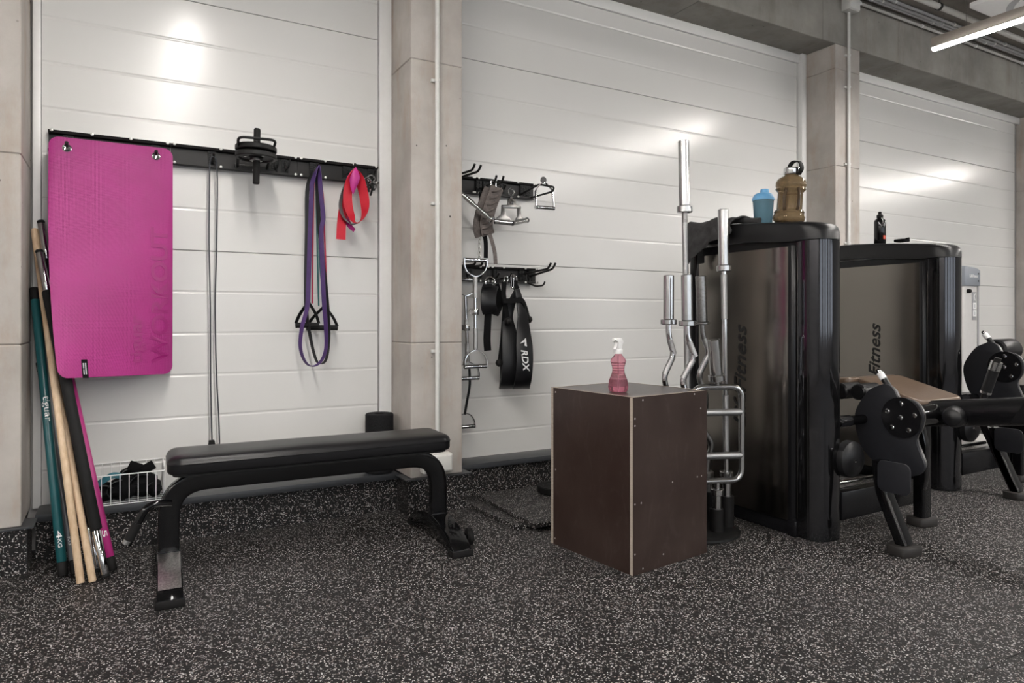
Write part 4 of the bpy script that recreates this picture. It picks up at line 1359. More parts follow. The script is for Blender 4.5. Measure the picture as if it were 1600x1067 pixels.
# ================================================================== WOODEN JUMP BOX
BXW, BXD, BXH, TH = 0.490, 0.535, 0.75, 0.018
bx = thing('plyo_box', 'dark brown film faced plywood jump box with pale edges', 'jump box', (1.853, 2.238, 0), R(7.0))


def panel(parent, name, lo, hi, axis):
    m = MB().box(lo, hi)
    ax = {'x': 0, 'y': 1, 'z': 2}[axis]
    for i, f in enumerate(m.f):
        c = [m.v[k] for k in f]
        flat = max(p[ax] for p in c) - min(p[ax] for p in c) < 1e-6
        m.fm[i] = 0 if flat else 1
    return part(parent, name, m, ['film_ply', 'ply_edge'], local=True, bevel=0.0012, bseg=1, smooth=False)


pf = panel(bx, 'front_panel', (0, 0, 0), (BXW, TH, BXH), 'y')
pb = panel(bx, 'back_panel', (0, BXD - TH, 0), (BXW, BXD, BXH), 'y')
pl_ = panel(bx, 'side_panel', (0, TH, 0), (TH, BXD - TH, BXH), 'x')
panel(bx, 'side_panel', (BXW - TH, TH, 0), (BXW, BXD - TH, BXH), 'x')
panel(bx, 'top_panel', (TH, TH, BXH - TH - 0.0015), (BXW - TH, BXD - TH, BXH - 0.0005), 'z')
sc_ = MB().lathe([(0, 0), (0.0042, 0), (0.0042, 0.0012), (0, 0.0012)], (0, 0, 0), (0, -1, 0), 8).mesh('screw', 'galvanised')
inv = bx['_m']
for x, z in ((0.06, 0.735), (0.40, 0.738), (0.012, 0.66), (0.012, 0.63), (0.445, 0.67), (0.012, 0.30), (0.05, 0.30), (0.25, 0.36), (0.42, 0.36), (0.45, 0.36), (0.012, 0.09), (0.19, 0.055), (0.06, 0.02)):
    o = bpy.data.objects.new('screw', sc_)
    C.objects.link(o)
    o.parent = pf
    o.location = (x, 0.0002, z)
for y, z in ((0.50, 0.73), (0.50, 0.36), (0.505, 0.03)):
    o = bpy.data.objects.new('screw', sc_)
    C.objects.link(o)
    o.parent = pl_
    o.location = (0.0002, y, z)
    o.rotation_euler = (0, 0, R(-90))

sp = thing('spray_bottle', 'pink transparent spray bottle with white trigger head on the box', 'spray bottle', (1.945, 2.452, 0.7505), R(20))
outer = [(0.0, 0.0), (0.028, 0.0), (0.034, 0.004), (0.0365, 0.02), (0.0345, 0.045), (0.029, 0.062), (0.0235, 0.078), (0.0215, 0.092), (0.0225, 0.105), (0.0262, 0.118), (0.0285, 0.128), (0.0275, 0.135), (0.021, 0.146), (0.014, 0.154), (0.0125, 0.160), (0.0125, 0.166), (0.0, 0.166)]
part(sp, 'bottle', MB().lathe(outer, seg=32), 'pink_plastic', local=True, angle=60)
for k in range(5):
    z = 0.078 + 0.011 * k
    r_ = 0.0219 + 0.0012 * abs(k - 1.2)
    part(sp, 'grip_ring', MB().lathe([(r_ - 0.001, -0.0016), (r_ + 0.0012, 0), (r_ - 0.001, 0.0016)], (0, 0, z), seg=28), 'pink_plastic', local=True)
part(sp, 'liquid', MB().lathe([(0.0, 0.003), (0.0272, 0.003), (0.033, 0.007), (0.0354, 0.02), (0.0334, 0.044), (0.031, 0.053), (0.0, 0.053)], seg=32), 'pink_liquid', local=True, angle=60)
part(sp, 'dip_tube', MB().cyl((0, 0, 0.01), (0, 0, 0.15), 0.002, 8), 'plastic_white', local=True)
part(sp, 'screw_cap', MB().lathe([(0, 0.160), (0.0155, 0.160), (0.016, 0.162), (0.016, 0.178), (0.013, 0.181), (0.0, 0.181)], seg=24), 'plastic_white', local=True)
hp = [(-0.010, 0.179), (0.012, 0.179), (0.014, 0.195), (0.020, 0.206), (0.0225, 0.210), (0.012, 0.226), (-0.026, 0.2265), (-0.031, 0.222), (-0.031, 0.2165), (-0.016, 0.211), (-0.011, 0.203)]
part(sp, 'sprayer_head', MB().prism(hp, 'y', -0.0105, 0.0105), 'plastic_white', local=True, bevel=0.003, bseg=3)
part(sp, 'trigger', MB().ribbon(smooth([(-0.015, 0, 0.210), (-0.0175, 0, 0.200), (-0.020, 0, 0.190), (-0.025, 0, 0.180)], 4), 0.011, 0.004, (0, 1, 0)), 'plastic_white', local=True, bevel=0.001)
part(sp, 'nozzle', MB().cyl((-0.034, 0, 0.2205), (-0.030, 0, 0.2205), 0.006, 12), 'plastic_white', local=True)

for o in list(sp.children):
    for v in o.data.vertices:
        v.co.x *= 1.24
        v.co.y *= 1.24
        v.co.z *= 1.07

# ================================================================== BAR HOLDER AND BARS
HXc, HYc = 2.537, 2.555
bh = thing('bar_holder', 'round black floor stand with sockets holding the steel bars', 'bar holder', (HXc, HYc, 0))
part(bh, 'base_disc', MB().lathe([(0, 0), (0.205, 0), (0.21, 0.006), (0.208, 0.016), (0.19, 0.024), (0.10, 0.03), (0, 0.03)], (HXc, HYc, 0), seg=48), 'black_powder')
tops = {}


def socket(x, y, h=0.155):
    part(bh, 'socket_tube', MB().lathe([(0.029, 0.0), (0.0335, 0.0), (0.0335, h), (0.029, h)], (x, y, 0.024), seg=24), 'black_rubber')


def bar_parts(t, base, top, segs):
    base, top = Vector(base), Vector(top)
    d = top - base
    L = d.length
    ax = d / L
    for nm, z0, z1, r, mt_ in segs:
        a = base + ax * z0
        l = z1 - z0
        e = min(0.003, l * 0.2)
        part(t, nm, MB().lathe([(0, 0), (r - e, 0), (r, e), (r, l - e), (r - e, l), (0, l)], a, ax, 24), mt_)


# tall olympic bar
b0, b1 = Vector((2.578, 2.655, 0.034)), at_y(1068, 220, 2.635)
L = (b1 - b0).length
t = thing('barbell', 'tallest steel olympic bar standing in the round holder', 'barbell', b0)
bar_parts(t, b0, b1, [('shaft', 0.36, L - 0.36, 0.0145, 'steel_worn'), ('knurling', 0.45, 0.95, 0.0149, 'knurl'), ('knurling', 1.05, L - 0.42, 0.0149, 'knurl'), ('sleeve', 0, 0.33, 0.027, 'steel'), ('collar', 0.33, 0.365, 0.039, 'steel'),
                      ('sleeve', L - 0.335, L, 0.028, 'steel'), ('collar', L - 0.37, L - 0.335, 0.040, 'steel')])
socket(2.578, 2.655)
# shorter straight bar
b0, b1 = Vector((2.672, 2.485, 0.034)), at_y(1130, 327, 2.49)
L = (b1 - b0).length
t = thing('barbell', 'shorter straight steel bar standing in front of the machine shroud', 'barbell', b0)
bar_parts(t, b0, b1, [('shaft', 0.24, L - 0.29, 0.0135, 'chrome'), ('knurling', L - 0.56, L - 0.33, 0.0155, 'knurl'), ('knurling', 0.37, 0.66, 0.0155, 'knurl'), ('sleeve', 0, 0.24, 0.0225, 'steel'), ('collar', 0.24, 0.27, 0.034, 'steel'),
                      ('sleeve', L - 0.285, L, 0.0265, 'steel'), ('collar', L - 0.315, L - 0.285, 0.037, 'steel')])
socket(2.672, 2.485)


# curl bars
def curl_bar(label, base, top, amp, direc, cl='steel', worn=False, thin=False):
    base, top = Vector(base), Vector(top)
    d = top - base
    L_ = d.length
    ax = d / L_
    side = Vector(direc).normalized()
    side = (side - ax * side.dot(ax)).normalized()
    t_ = thing('curl_bar', label, 'barbell', base, group='wavy curl bars in the holder')
    z0, z1 = 0.23, L_ - 0.25
    prof_ = [(z0, 0), (z0 + 0.07, 0.0), (z0 + 0.16, amp), (z0 + 0.27, -amp * 0.9), (z0 + 0.36, 0.1 * amp), ((z0 + z1) / 2, 0.15 * amp), (z1 - 0.36, 0.1 * amp), (z1 - 0.27, -amp * 0.9), (z1 - 0.15, amp), (z1 - 0.055, 0.0), (z1, 0.0)]
    pts = [base + ax * z + side * s_ for z, s_ in prof_]
    fp_ = fillet(pts, 0.035, 5)
    part(t_, 'wavy_shaft', MB().tube(fp_, 0.0145, 14), 'steel_worn' if worn else 'chrome')
    for za, zb, sa, sb in ((z1 - 0.15, z1 - 0.075, amp, 0.2 * amp), (z1 - 0.255, z1 - 0.165, -amp * 0.7, amp * 0.75)):
        part(t_, 'knurled_grip', MB().cyl(base + ax * za + side * sa, base + ax * zb + side * sb, 0.0152, 14), 'knurl')
    ch = 0.012 if thin else 0.026
    cr_ = 0.037 if thin else 0.041
    bar_parts(t_, base, top, [('sleeve', 0, 0.22, 0.0235, cl), ('collar', 0.22, 0.25, 0.034, cl), ('collar', z1, z1 + ch, cr_, cl), ('sleeve', z1 + ch, L_, 0.0268, cl)])
    socket(base.x, base.y)


curl_bar('wavy steel curl bar, leftmost in the round holder', (2.395, 2.62, 0.034), at_y(1045, 430, 2.62), 0.03, (1, -0.3, 0))
curl_bar('wavy steel curl bar in front of the tallest bar', (2.40, 2.47, 0.034), at_y(1073, 429, 2.47), 0.036, (1, -0.5, 0))
curl_bar('worn tilted curl bar between the tallest and the shorter straight bar', (2.66, 2.60, 0.034), at_y(1095, 431, 2.585), 0.034, (1, -0.5, 0), 'steel_worn', True, True)

# multi grip frame bar
b0, b1 = Vector((2.556, 2.447, 0.034)), at_y(1114.5, 530, 2.44)
t = thing('hammer_bar', 'steel frame bar with cross grips standing low behind the box', 'barbell', b0)
zt, zb = 0.742, 0.275
cx, cy = 2.560, 2.444
fx = Vector((0.93, -0.37, 0)).normalized()
hw = 0.128
cc = Vector((cx, cy, 0))
pts = [cc + fx * s_ * hw + Vector((0, 0, z)) for s_, z in ((0.0, zt), (1, zt), (1, zb), (-1, zb), (-1, zt), (0.0, zt))]
part(t, 'frame', MB().tube(fillet(pts, 0.06, 6), 0.0158, 14), 'steel')
for z in (0.615, 0.400):
    part(t, 'cross_grip', MB().cyl(cc + fx * (-hw + 0.004) + Vector((0, 0, z)), cc + fx * (hw - 0.004) + Vector((0, 0, z)), 0.0175, 14), 'knurl')
top = Vector((b1.x, b1.y, b1.z))
base2 = cc + Vector((0, 0, zt))
d = top - base2
Ld = d.length
bar_parts(t, base2, top, [('neck', -0.005, 0.035, 0.0135, 'steel'), ('collar', 0.03, 0.062, 0.041, 'steel'), ('sleeve', 0.062, Ld, 0.031, 'steel')])
bar_parts(t, b0, cc + Vector((0, 0, zb)), [('sleeve', 0, 0.175, 0.0225, 'steel'), ('collar', 0.172, 0.202, 0.031, 'steel'), ('neck', 0.20, 0.241, 0.0135, 'steel')])
socket(2.556, 2.447, 0.115)


# ================================================================== WEIGHT MACHINES
def machine(name, label, ox, oy, cam_c, variant):
    """ox, oy: shift of this machine from the first one"""
    t = thing(name, label, 'gym machine', (2.98 + ox, 2.4 + oy, 0))
    S = Matrix.Translation((ox, oy, 0))

    def P_(nm, mb, mt_, parent=None, **kw):
        return part(parent or t, nm, mb.xform(S), mt_, **kw)

    # tower
    colp = [(2.888, 2.235), (2.888, 2.178), (2.893, 2.160), (2.906, 2.142), (2.922, 2.124), (2.940, 2.113), (2.962, 2.107), (3.0, 2.105), (3.03, 2.108), (3.052, 2.117), (3.066, 2.133), (3.073, 2.155), (3.075, 2.235)]
    P_('front_column', MB().prism(colp, 'z', 0.004, 1.468), 'column_gloss', angle=40)
    P_('column_groove', MB().box((2.8865, 2.1765, 0.02), (2.8885, 2.179, 1.46)), 'print_black')
    shp = [(2.905, 2.245), (2.893, 2.262), (2.884, 2.272), (2.881, 2.285), (2.876, 2.32), (2.872, 2.42), (2.8725, 2.50), (2.874, 2.60), (2.880, 2.72), (2.892, 2.84), (2.908, 2.92), (2.918, 2.925), (2.918, 2.245)]
    m = MB().prism(shp, 'z', 0.075, 1.44)
    sh_ = P_('side_shroud', m, 'shroud', angle=14)
    m = MB().prism([(2.98 + (2.98 - x), y) for x, y in shp], 'z', 0.075, 1.44)
    P_('side_shroud', m, 'shroud', angle=14)
    P_('edge_strip', MB().prism([(2.878, 2.262), (2.893, 2.248), (2.906, 2.248), (2.906, 2.262), (2.886, 2.279), (2.878, 2.283)], 'z', 0.07, 1.445), 'black_satin', bevel=0.001)
    P_('base_skirt', MB().prism([(2.885, 2.24), (3.075, 2.24), (3.075, 2.93), (2.90, 2.93), (2.885, 2.7)], 'z', 0.002, 0.09), 'black_satin', bevel=0.004)
    P_('corner_foot', MB().prism(rrect(2.876, 2.92, 2.236, 2.29, 0.012, 4), 'z', 0.0, 0.078), 'black_satin', bevel=0.002)
    P_('back_column', MB().prism(rrect(2.905, 3.055, 2.926, 3.0, 0.02, 4), 'z', 0.0, 1.47), 'black_gloss', angle=40)
    P_('weight_stack', MB().box((2.92, 2.30, 0.09), (3.04, 2.88, 0.75)), 'black_powder', smooth=False)
    P_('guide_recess', MB().box((2.92, 2.236, 0.09), (3.06, 2.262, 1.40)), 'print_black')
    P_('shroud_recess', MB().box((2.897, 2.262, 1.40), (3.063, 2.92, 1.487)), 'black_satin')
    P_('cable_housing', MB().box((2.895, 2.236, 1.385), (3.06, 2.265, 1.468)), 'black_satin')
    # arched top cap
    up = [(3.02, 1.575), (2.95, 1.592), (2.85, 1.602), (2.73, 1.601), (2.60, 1.593), (2.45, 1.580), (2.30, 1.567), (2.19, 1.557), (2.15, 1.552), (2.122, 1.543), (2.104, 1.528), (2.095, 1.505), (2.093, 1.466)]
    dn = [(2.17, 1.462), (2.30, 1.468), (2.50, 1.482), (2.70, 1.496), (2.85, 1.500), (3.02, 1.490)]
    ring0 = up + dn
    zc = 1.53
    sl = [(2.868, 2.205, 0.012), (2.871, 2.180, 0.006), (2.880, 2.150, 0.001), (2.895, 2.128, 0.0), (2.915, 2.112, 0.0), (2.945, 2.100, 0.0), (2.98, 2.096, 0.0)]
    sl = sl + [(5.96 - x, y, i) for x, y, i in reversed(sl[:-1])]
    vs_, k_ = [], len(ring0)
    for x, fy, ins in sl:
        for y, z in ring0:
            y2 = 2.45 - (2.45 - y) * (2.45 - fy) / (2.45 - 2.093) if y < 2.45 else y - ins * 0.5
            vs_.append((x, y2, z - ins if z > zc else z))
    fs_ = [(a * k_ + i, a * k_ + (i + 1) % k_, (a + 1) * k_ + (i + 1) % k_, (a + 1) * k_ + i) for a in range(len(sl) - 1) for i in range(k_)]
    fs_ += [tuple(reversed(range(k_))), tuple((len(sl) - 1) * k_ + i for i in range(k_))]
    P_('top_cap', MB().add(vs_, fs_), 'cap_black', angle=50)
    tx_ = fit(text_mb('LifeFitness', 1, 0.0005, 0.012, 0.35), 0.545, 0.082)
    xx_ = 2.8715
    part(sh_, 'printed_lettering', tx_.xform(S @ frame((xx_, 2.545, 0.505), (0, -0.012, 1), (0.004, 1, 0))), 'print_black', smooth=False)
    # arms from the tower
    P_('axle', MB().cyl((3.06, 2.16, 0.565), (3.34, 2.16, 0.565), 0.024, 16), 'black_gloss')
    P_('axle_sleeve', MB().lathe([(0.0245, 0), (0.030, 0), (0.030, 0.09), (0.0245, 0.09)], (3.09, 2.16, 0.565), (1, 0, 0), 16), 'chrome')
    P_('lower_beam', MB().box((3.07, 2.12, 0.085), (3.68, 2.19, 0.225)), 'black_satin', bevel=0.006)
    P_('step_rod', MB().cyl((3.07, 2.20, 0.245), (3.5, 2.20, 0.245), 0.012, 12), 'chrome')
    bl = P_('belt_pulley_cover', MB().lathe([(0, -0.03), (0.03, -0.03), (0.07, -0.022), (0.088, -0.008), (0.09, 0.004), (0.09, 0.03), (0, 0.03)], (3.095, 2.085, 0.392), (-0.55, -1, 0.05) if False else (0.0, 1, 0), 32), 'cap_black')
    P_('cover_screw', MB().lathe([(0, 0), (0.008, 0), (0.008, 0.004), (0, 0.005)], (3.075, 2.054, 0.392), (0, -1, 0), 10), 'chrome', parent=bl)
    # posts and feet
    foot = rrect(-0.068, 0.068, -0.055, 0.055, 0.03, 2)

    def rubber(x, y, a):
        c_, s_ = math.cos(a), math.sin(a)
        pts_ = [(x + p * c_ - q * s_, y + p * s_ + q * c_) for p, q in foot]
        P_('rubber_foot', MB().prism(pts_, 'z', 0.0, 0.042), 'foot_rubber', bevel=0.006)

    rubber(3.115, 1.838, R(-10))
    rubber(3.642, 2.055, R(-10))
    sec = rrect(-0.034, 0.034, -0.026, 0.026, 0.010, 4)
    P_('front_leg', MB().sweep(fillet([(3.12, 1.838, 0.038), (3.12, 1.945, 0.28), (3.12, 1.955, 0.41)], 0.08, 6), sec, ref=(1, 0, 0)), 'black_gloss')
    P_('rear_post', MB().prism(rrect(3.605, 3.68, 2.025, 2.085, 0.012, 4), 'z', 0.04, 0.64), 'black_gloss')
    P_('post_bracket', MB().prism([(2.045, 0.21), (2.005, 0.20), (1.99, 0.27), (1.99, 0.42), (2.02, 0.56), (2.045, 0.60)], 'x', 3.56, 3.60), 'black_gloss', bevel=0.003)
    # swinging cam: plate with a bite, bolted hub
    cy_, cz_ = cam_c
    pxs = [(1384, 599.8), (1372, 602.8), (1358.5, 609.5), (1346.5, 624.5), (1338, 641), (1336.5, 657.5), (1340, 677), (1346.5, 696.5), (1357, 711.5), (1366, 720), (1380, 732), (1400, 742), (1420, 745), (1436, 742), (1444, 736), (1446, 728),
           (1441.6, 715), (1432, 687.5), (1440, 672), (1444, 653), (1440, 638), (1430, 627), (1414, 621.5), (1403.5, 620), (1399, 611), (1393, 603.5)]
    ref_ = at_x(1411, 652, 3.30)
    pol = []
    for a, b in pxs:
        q_ = at_x(a, b, 3.30)
        pol.append((q_.y - ref_.y + cy_, q_.z - ref_.z + cz_))
    cx_ = 3.30
    pp = smooth([(0, a, b) for a, b in pol], 3, closed=True)
    cam_ = P_('cam_plate', MB().prism([(p.y, p.z) for p in pp], 'x', cx_, cx_ + 0.016), 'cam_black', bevel=0.002)
    P_('cam_plate_back', MB().prism([((p.y - cy_) * 0.96 + cy_, (p.z - cz_) * 0.96 + cz_) for p in pp], 'x', cx_ + 0.0165, cx_ + 0.03), 'steel_worn', parent=cam_)
    hub = P_('hub_disc', MB().lathe([(0, 0), (0.094, 0), (0.098, 0.003), (0.098, 0.012), (0, 0.012)], (cx_ - 0.0005, cy_, cz_), (-1, 0, 0), 40), 'black_satin')
    bolt = MB().lathe([(0.0045, 0.0), (0.0125, 0.0), (0.0125, 0.004), (0.009, 0.008), (0.0048, 0.0085)], (0, 0, 0), (-1, 0, 0), 12).mesh('bolt', 'chrome')
    inst(hub, 'bolt', bolt, S @ Matrix.Translation((cx_ - 0.0125, cy_, cz_)))
    for k in range(5):
        a = R(72 * k + 20)
        inst(hub, 'bolt', bolt, S @ Matrix.Translation((cx_ - 0.0125, cy_ + 0.070 * math.cos(a), cz_ + 0.068 * math.sin(a))))
    P_('cam_axle', MB().cyl((cx_ + 0.02, cy_, cz_), (3.62, cy_, cz_), 0.052, 24), 'black_gloss')
    P_('axle_collar', MB().lathe([(0.0525, 0), (0.075, 0), (0.082, 0.01), (0.082, 0.03), (0.0525, 0.03)], (cx_ + 0.032, cy_, cz_), (1, 0, 0), 32), 'black_gloss')
    # pull pin
    a_, b_ = Vector((cx_ + 0.03, cy_ + 0.14, cz_ + 0.215)), Vector((cx_ + 0.03, cy_ + 0.035, cz_ + 0.075))
    d_ = b_ - a_
    pin = P_('pull_pin', MB().cyl(a_, b_, 0.0135, 16), 'steel')
    P_('pin_collar', MB().lathe([(0, 0), (0.0175, 0), (0.0175, 0.035), (0, 0.035)], a_ + d_.normalized() * 0.012, d_, 18), 'plastic_white', parent=pin)
    P_('pin_tip', MB().lathe([(0, 0), (0.010, 0), (0.011, 0.02), (0, 0.02)], a_ - d_.normalized() * 0.010, d_, 14), 'black_rubber', parent=pin)
    P_('pin_grip', MB().lathe([(0, 0), (0.0155, 0), (0.0155, 0.05), (0, 0.05)], a_ + d_.normalized() * 0.05, d_, 18), 'cap_black', parent=pin)
    P_('foot_guard', MB().prism(rrect(1.79, 1.945, 0.275, 0.42, 0.032, 5), 'x', 3.078, 3.088), 'cam_black', bevel=0.003)
    # bench pad, sloping up towards the wall
    if variant == 0:
        m = MB().prism(rrect(3.50, 3.90, 1.985, 2.33, 0.03, 5), 'z', -0.055, 0.0)
        for p in m.v:
            p.z += 0.664 + (p.y - 1.985) * 0.27
        P_('bench_pad', m, 'pad_vinyl', bevel=0.010, bseg=3)
        m = MB().prism(rrect(3.44, 3.90, 2.34, 2.75, 0.03, 5), 'z', -0.055, 0.0)
        for p in m.v:
            p.z += 0.757 - (p.y - 2.34) * 0.12
        P_('bench_pad', m, 'pad_vinyl', bevel=0.010, bseg=3)
        for yy, zz in ((2.30, 0.695), (2.20, 0.70)):
            P_('roller_pad', MB().lathe([(0, 0), (0.035, 0.0), (0.043, 0.008), (0.043, 0.15), (0.035, 0.158), (0, 0.158)], (3.31, yy, zz), (1, 0, 0), 24), 'vinyl')
        P_('movement_arm', MB().tube([(3.61, 2.06, 0.583), (3.61, 1.80, 0.620), (3.61, 1.25, 0.700)], 0.066, 24), 'black_satin')
        P_('arm_bumper', MB().lathe([(0, 0.07), (0.02, 0.068), (0.04, 0.055), (0.05, 0.03), (0.052, 0), (0.052, -0.02), (0, -0.02)], (3.545, 1.84, 0.600), (-1, -0.25, 0), 24), 'cap_black')
        dc = P_('decal_plate', MB().prism([(1.60, 0.60), (1.54, 0.70), (1.30, 0.735), (1.30, 0.64)], 'x', 3.536, 3.542), 'black_satin')
        P_('decal_ring', MB().lathe([(0.012, 0), (0.018, 0), (0.018, 0.001), (0.012, 0.001)], (3.5355, 1.51, 0.645), (-1, 0, 0), 20), 'print_white', parent=dc)
        a_, b_ = Vector((3.80, 1.775, 0.865)), Vector((3.80, 1.85, 0.63))
        d_ = b_ - a_
        pin = P_('pull_pin', MB().cyl(a_, b_, 0.016, 16), 'black_satin')
        n_ = d_.normalized()
        P_('pin_tip', MB().lathe([(0, 0), (0.015, 0), (0.016, 0.025), (0, 0.025)], a_ - n_ * 0.02, d_, 14), 'black_rubber', parent=pin)
        P_('pin_collar', MB().lathe([(0, 0), (0.026, 0), (0.026, 0.045), (0, 0.045)], a_, d_, 20), 'steel', parent=pin)
        P_('pin_grip', MB().lathe([(0, 0), (0.0245, 0), (0.0245, 0.115), (0, 0.115)], a_ + n_ * 0.046, d_, 20), 'cap_black', parent=pin)
        P_('pin_band', MB().lathe([(0, 0), (0.0255, 0), (0.0255, 0.012), (0, 0.012)], a_ + n_ * 0.160, d_, 20), 'steel', parent=pin)
    else:
        P_('roller_pad', MB().lathe([(0, 0), (0.06, 0.0), (0.072, 0.01), (0.074, 0.03), (0.074, 0.20), (0.06, 0.22), (0, 0.22)], (3.36, cy_ + 0.09, cz_ + 0.10), (1, 0, 0), 28), 'vinyl')
        P_('roller_hub', MB().lathe([(0, 0), (0.05, 0), (0.055, 0.02), (0.03, 0.05), (0, 0.05)], (3.581, cy_ + 0.09, cz_ + 0.10), (1, 0, 0), 24), 'chrome')
        P_('seat_post', MB().prism(rrect(3.62, 3.70, 2.10, 2.18, 0.012, 4), 'z', 0.10, 0.60), 'black_gloss')
        m = MB().prism(rrect(3.55, 3.95, 2.0, 2.45, 0.04, 5), 'z', 0.48, 0.55)
        P_('seat_pad', m, 'vinyl', bevel=0.015, bseg=3)
        P_('side_leg', MB().sweep([(3.12, 1.838, 0.038), (3.12, 2.02, 0.44)], sec, ref=(1, 0, 0)), 'black_gloss')
    return t


machine('leg_curl_machine', 'nearest black exercise machine with tall tower and kidney shaped cam', 0, 0, (1.957, 0.599), 0)
machine('leg_extension_machine', 'second black exercise machine with tower, partly cut by the right picture edge', 1.555, 0.235, (1.985, 0.775), 1)

# ---- things on the towers
tw = thing('towel', 'dark grey towel crumpled over the back of the nearest tower', 'towel', (2.9, 2.82, 1.60))
vs, fs = [], []
NU, NV = 26, 18
for i in range(NU + 1):
    u = i / NU
    y = 2.60 + 0.345 * u
    for j in range(NV + 1):
        v = j / NV
        # v runs from on top of the cap over its edge and down the side
        s_ = v * 0.36
        edge = 0.14
        wob = 0.016 * math.sin(15 * u + 3.0 * v) + 0.010 * math.sin(29 * u - 5 * v + 1.0)
        if s_ < edge:
            x = 2.985 - s_
            z = 1.612 + 0.009 * math.sin(9 * u + 14 * v) + 0.012 * u * (1 - v) + 0.012
        else:
            x = 2.845 - 0.012 - abs(wob) * (s_ - edge) / 0.22 * 1.6
            z = 1.612 - (s_ - edge) * (0.35 + 0.75 * u ** 1.5)
        if abs(s_ - edge) < 0.03:
            z -= 0.004
        y_ = y + 0.012 * math.sin(12 * v + 4 * u)
        vs.append((x, y_, z + wob * 0.5))
for i in range(NU):
    for j in range(NV):
        a = i * (NV + 1) + j
        fs.append((a, a + 1, a + NV + 2, a + NV + 1))
top_n = len(vs)
m = MB().add(vs, fs)
cloth = part(tw, 'cloth', m, 'towel_grey', angle=80)
md = cloth.modifiers.new('thickness', 'SOLIDIFY')
md.thickness = 0.006
md.offset = 0
md = cloth.modifiers.new('soft', 'SUBSURF')
md.levels = md.render_levels = 1
fo_ = MB()
fo_.tube(smooth([(2.93, 2.50, 1.598), (2.94, 2.56, 1.606), (2.95, 2.62, 1.618), (2.94, 2.70, 1.625), (2.96, 2.78, 1.622)], 6), 0.018, 12)
part(tw, 'fold', fo_, 'towel_grey')

sk = thing('shaker_bottle', 'blue plastic shaker bottle with light blue lid on the nearest tower', 'bottle', (2.98, 2.52, 1.586))
part(sk, 'cup', MB().lathe([(0, 0), (0.042, 0), (0.046, 0.004), (0.054, 0.125), (0.052, 0.125), (0.0, 0.12)], (2.98, 2.52, 1.588), seg=32), 'shaker_plastic', angle=50)
ld = part(sk, 'lid', MB().lathe([(0.0, 0), (0.0565, 0), (0.057, 0.01), (0.052, 0.022), (0.044, 0.034), (0.036, 0.038), (0, 0.038)], (2.98, 2.52, 1.7135), seg=32), 'blue_lid', angle=50)
part(ld, 'spout', MB().lathe([(0, 0), (0.023, 0), (0.022, 0.018), (0.020, 0.022), (0, 0.022)], (2.985, 2.515, 1.7515), seg=20), 'blue_lid')

jg = thing('water_jug', 'smoky amber water jug with chrome cap and black carry loop', 'bottle', (2.98, 2.36, 1.573))
JX, JY, JZ = 2.98, 2.36, 1.5755
JS = 1.13
ax = Vector((0.03, -0.055, 1)).normalized()


def jp(h, r=0.0):
    return Vector((JX, JY, JZ)) + ax * h * JS


part(jg, 'body', MB().lathe([(r_ * JS, h_ * JS) for r_, h_ in [(0, 0), (0.055, 0), (0.066, 0.008), (0.070, 0.022), (0.066, 0.036), (0.063, 0.04), (0.066, 0.046), (0.062, 0.053), (0.055, 0.058), (0.054, 0.135), (0.060, 0.142), (0.066, 0.15), (0.062, 0.158), (0.066, 0.165), (0.066, 0.18), (0.058, 0.196), (0.040, 0.208), (0.030, 0.212), (0.030, 0.222), (0, 0.222)]],
                            (JX, JY, JZ), ax, 36), 'amber_plastic', angle=50)
for a in (200, 250):
    s_ = Vector((math.cos(R(a)), math.sin(R(a)), 0))
    part(jg, 'moulded_handle', MB().tube(fillet([jp(0.05) + s_ * 0.058 * JS, jp(0.062) + s_ * 0.070 * JS, jp(0.13) + s_ * 0.070 * JS, jp(0.148) + s_ * 0.060 * JS], 0.01, 4), 0.0075, 10), 'amber_dark')
part(jg, 'chrome_cap', MB().lathe([(0, 0), (0.040, 0), (0.041, 0.003), (0.041, 0.03), (0.038, 0.034), (0, 0.034)], jp(0.218), ax, 28), 'chrome')
lp = [jp(0.225) + Vector((0.0, 0.02, 0)), jp(0.262) + Vector((0.0, 0.012, 0)), jp(0.276) + Vector((0.0, -0.012, 0)), jp(0.266) + Vector((0.0, -0.046, 0)), jp(0.235) + Vector((0.0, -0.058, 0)), jp(0.212) + Vector((0.0, -0.040, 0))]
part(jg, 'carry_loop', MB().ribbon(smooth(lp, 5), 0.03, 0.006, (1, 0, 0)), 'black_rubber', bevel=0.002)

dbk = thing('drink_bottle', 'slim black metal drink bottle standing on the second tower', 'bottle', (4.52, 2.83, 1.60))
q = Vector((4.535, 2.845, 1.8365 - 0.24))
part(dbk, 'body', MB().lathe([(0, 0), (0.034, 0), (0.037, 0.004), (0.037, 0.15), (0.034, 0.163), (0.020, 0.175), (0.018, 0.18), (0, 0.18)], q, seg=28), 'black_gloss', angle=50)
part(dbk, 'cap', MB().lathe([(0, 0), (0.021, 0), (0.021, 0.018), (0.015, 0.022), (0.010, 0.026), (0.012, 0.036), (0.008, 0.042), (0, 0.043)], q + Vector((0, 0, 0.1805)), seg=20), 'black_rubber')
part(dbk, 'red_mark', MB().box((q.x - 0.018, q.y - 0.0385, q.z + 0.03), (q.x + 0.004, q.y - 0.034, q.z + 0.055)), 'red_logo')
ph = thing('pouch', 'small flat black pouch lying on the second tower', 'pouch', (4.53, 2.68, 1.597))
part(ph, 'pouch_body', MB().prism(rrect(4.50, 4.58, 2.655, 2.735, 0.02, 4), 'z', 1.596, 1.614), 'black_fabric', bevel=0.005)
part(ph, 'loop', MB().tube(fillet([(4.52, 2.66, 1.612), (4.53, 2.64, 1.618), (4.55, 2.65, 1.616), (4.56, 2.67, 1.612)], 0.01), 0.004, 8), 'black_rubber')

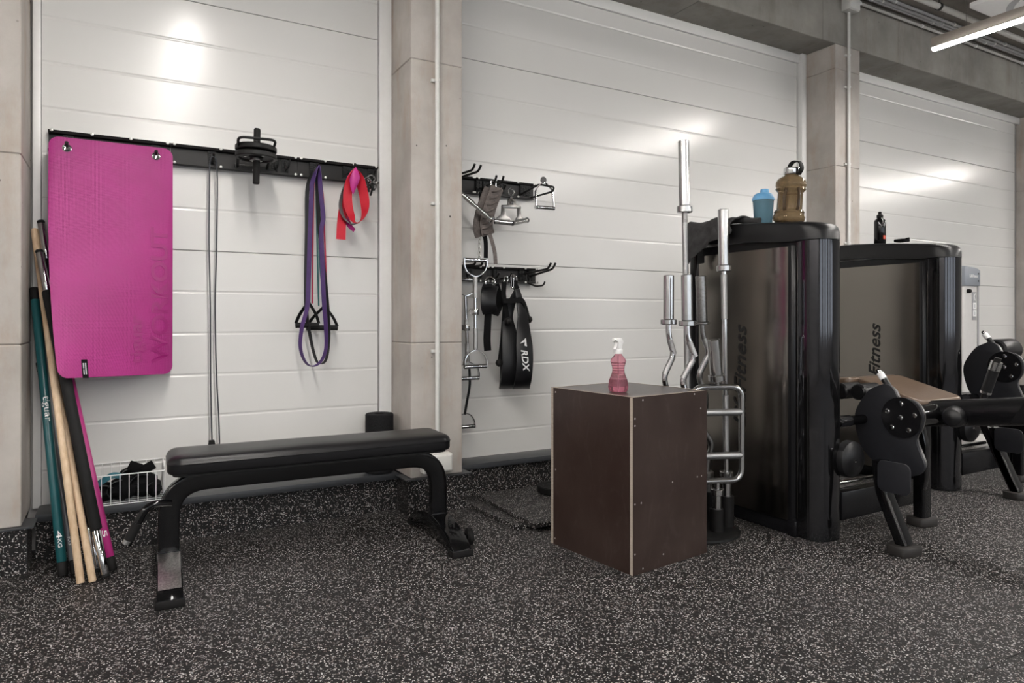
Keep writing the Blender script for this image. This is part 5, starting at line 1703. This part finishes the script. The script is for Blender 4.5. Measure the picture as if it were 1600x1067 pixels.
# ---- pale cable machine far right by the wall
cm = thing('cable_machine', 'pale grey cable machine column with instruction placards by the right wall', 'gym machine', (6.45, 3.2, 0))
part(cm, 'column', MB().prism(rrect(6.30, 6.53, 3.20, 3.46, 0.02, 4), 'z', 0.06, 1.365), 'machine_silver', angle=40)
part(cm, 'edge_profile', MB().box((6.515, 3.192, 0.06), (6.533, 3.21, 1.365)), 'placard_grey')
hd_ = part(cm, 'head_cover', MB().prism([(6.29, 1.366), (6.54, 1.366), (6.54, 1.505), (6.50, 1.52), (6.44, 1.53), (6.29, 1.535)], 'y', 3.185, 3.47), 'machine_grey', bevel=0.006)
part(hd_, 'printed_lettering', fit(text_mb('LifeFitness', 1, 0.0005), 0.13, 0.028).xform(frame((6.365, 3.184, 1.44), (1, 0, 0), (0, 0, 1))), 'print_white', smooth=False)
for z in (1.41, 1.475):
    part(hd_, 'bolt', MB().lathe([(0, 0), (0.007, 0), (0.007, 0.003), (0, 0.003)], (6.505, 3.1848, z), (0, -1, 0), 10), 'print_black')
pc = part(cm, 'placard', MB().box((6.43, 3.194, 1.07), (6.495, 3.1995, 1.315)), 'placard_grey', bevel=0.001)
for z in (1.10, 1.165):
    part(pc, 'diagram_field', MB().box((6.437, 3.1925, z), (6.488, 3.1938, z + 0.055)), 'print_white')
    part(pc, 'diagram_mark', MB().box((6.458, 3.1917, z + 0.01), (6.466, 3.1924, z + 0.042)), 'machine_grey')
part(pc, 'curved_mark', MB().ribbon(smooth([(6.475, 3.193, 1.30), (6.455, 3.193, 1.28), (6.462, 3.193, 1.255), (6.472, 3.193, 1.24)], 5), 0.008, 0.001, (1, 0, 0)), 'print_white')
part(cm, 'adjust_knob', MB().lathe([(0, 0), (0.018, 0), (0.018, 0.02), (0.012, 0.03), (0, 0.03)], (6.36, 3.1995, 1.32), (0, -1, 0), 16), 'black_rubber')
part(cm, 'base_plate', MB().box((6.22, 2.95, 0.0), (6.62, 3.55, 0.059)), 'machine_silver', bevel=0.008)

for o in bpy.data.objects:
    if '_m' in o.keys():
        del o['_m']
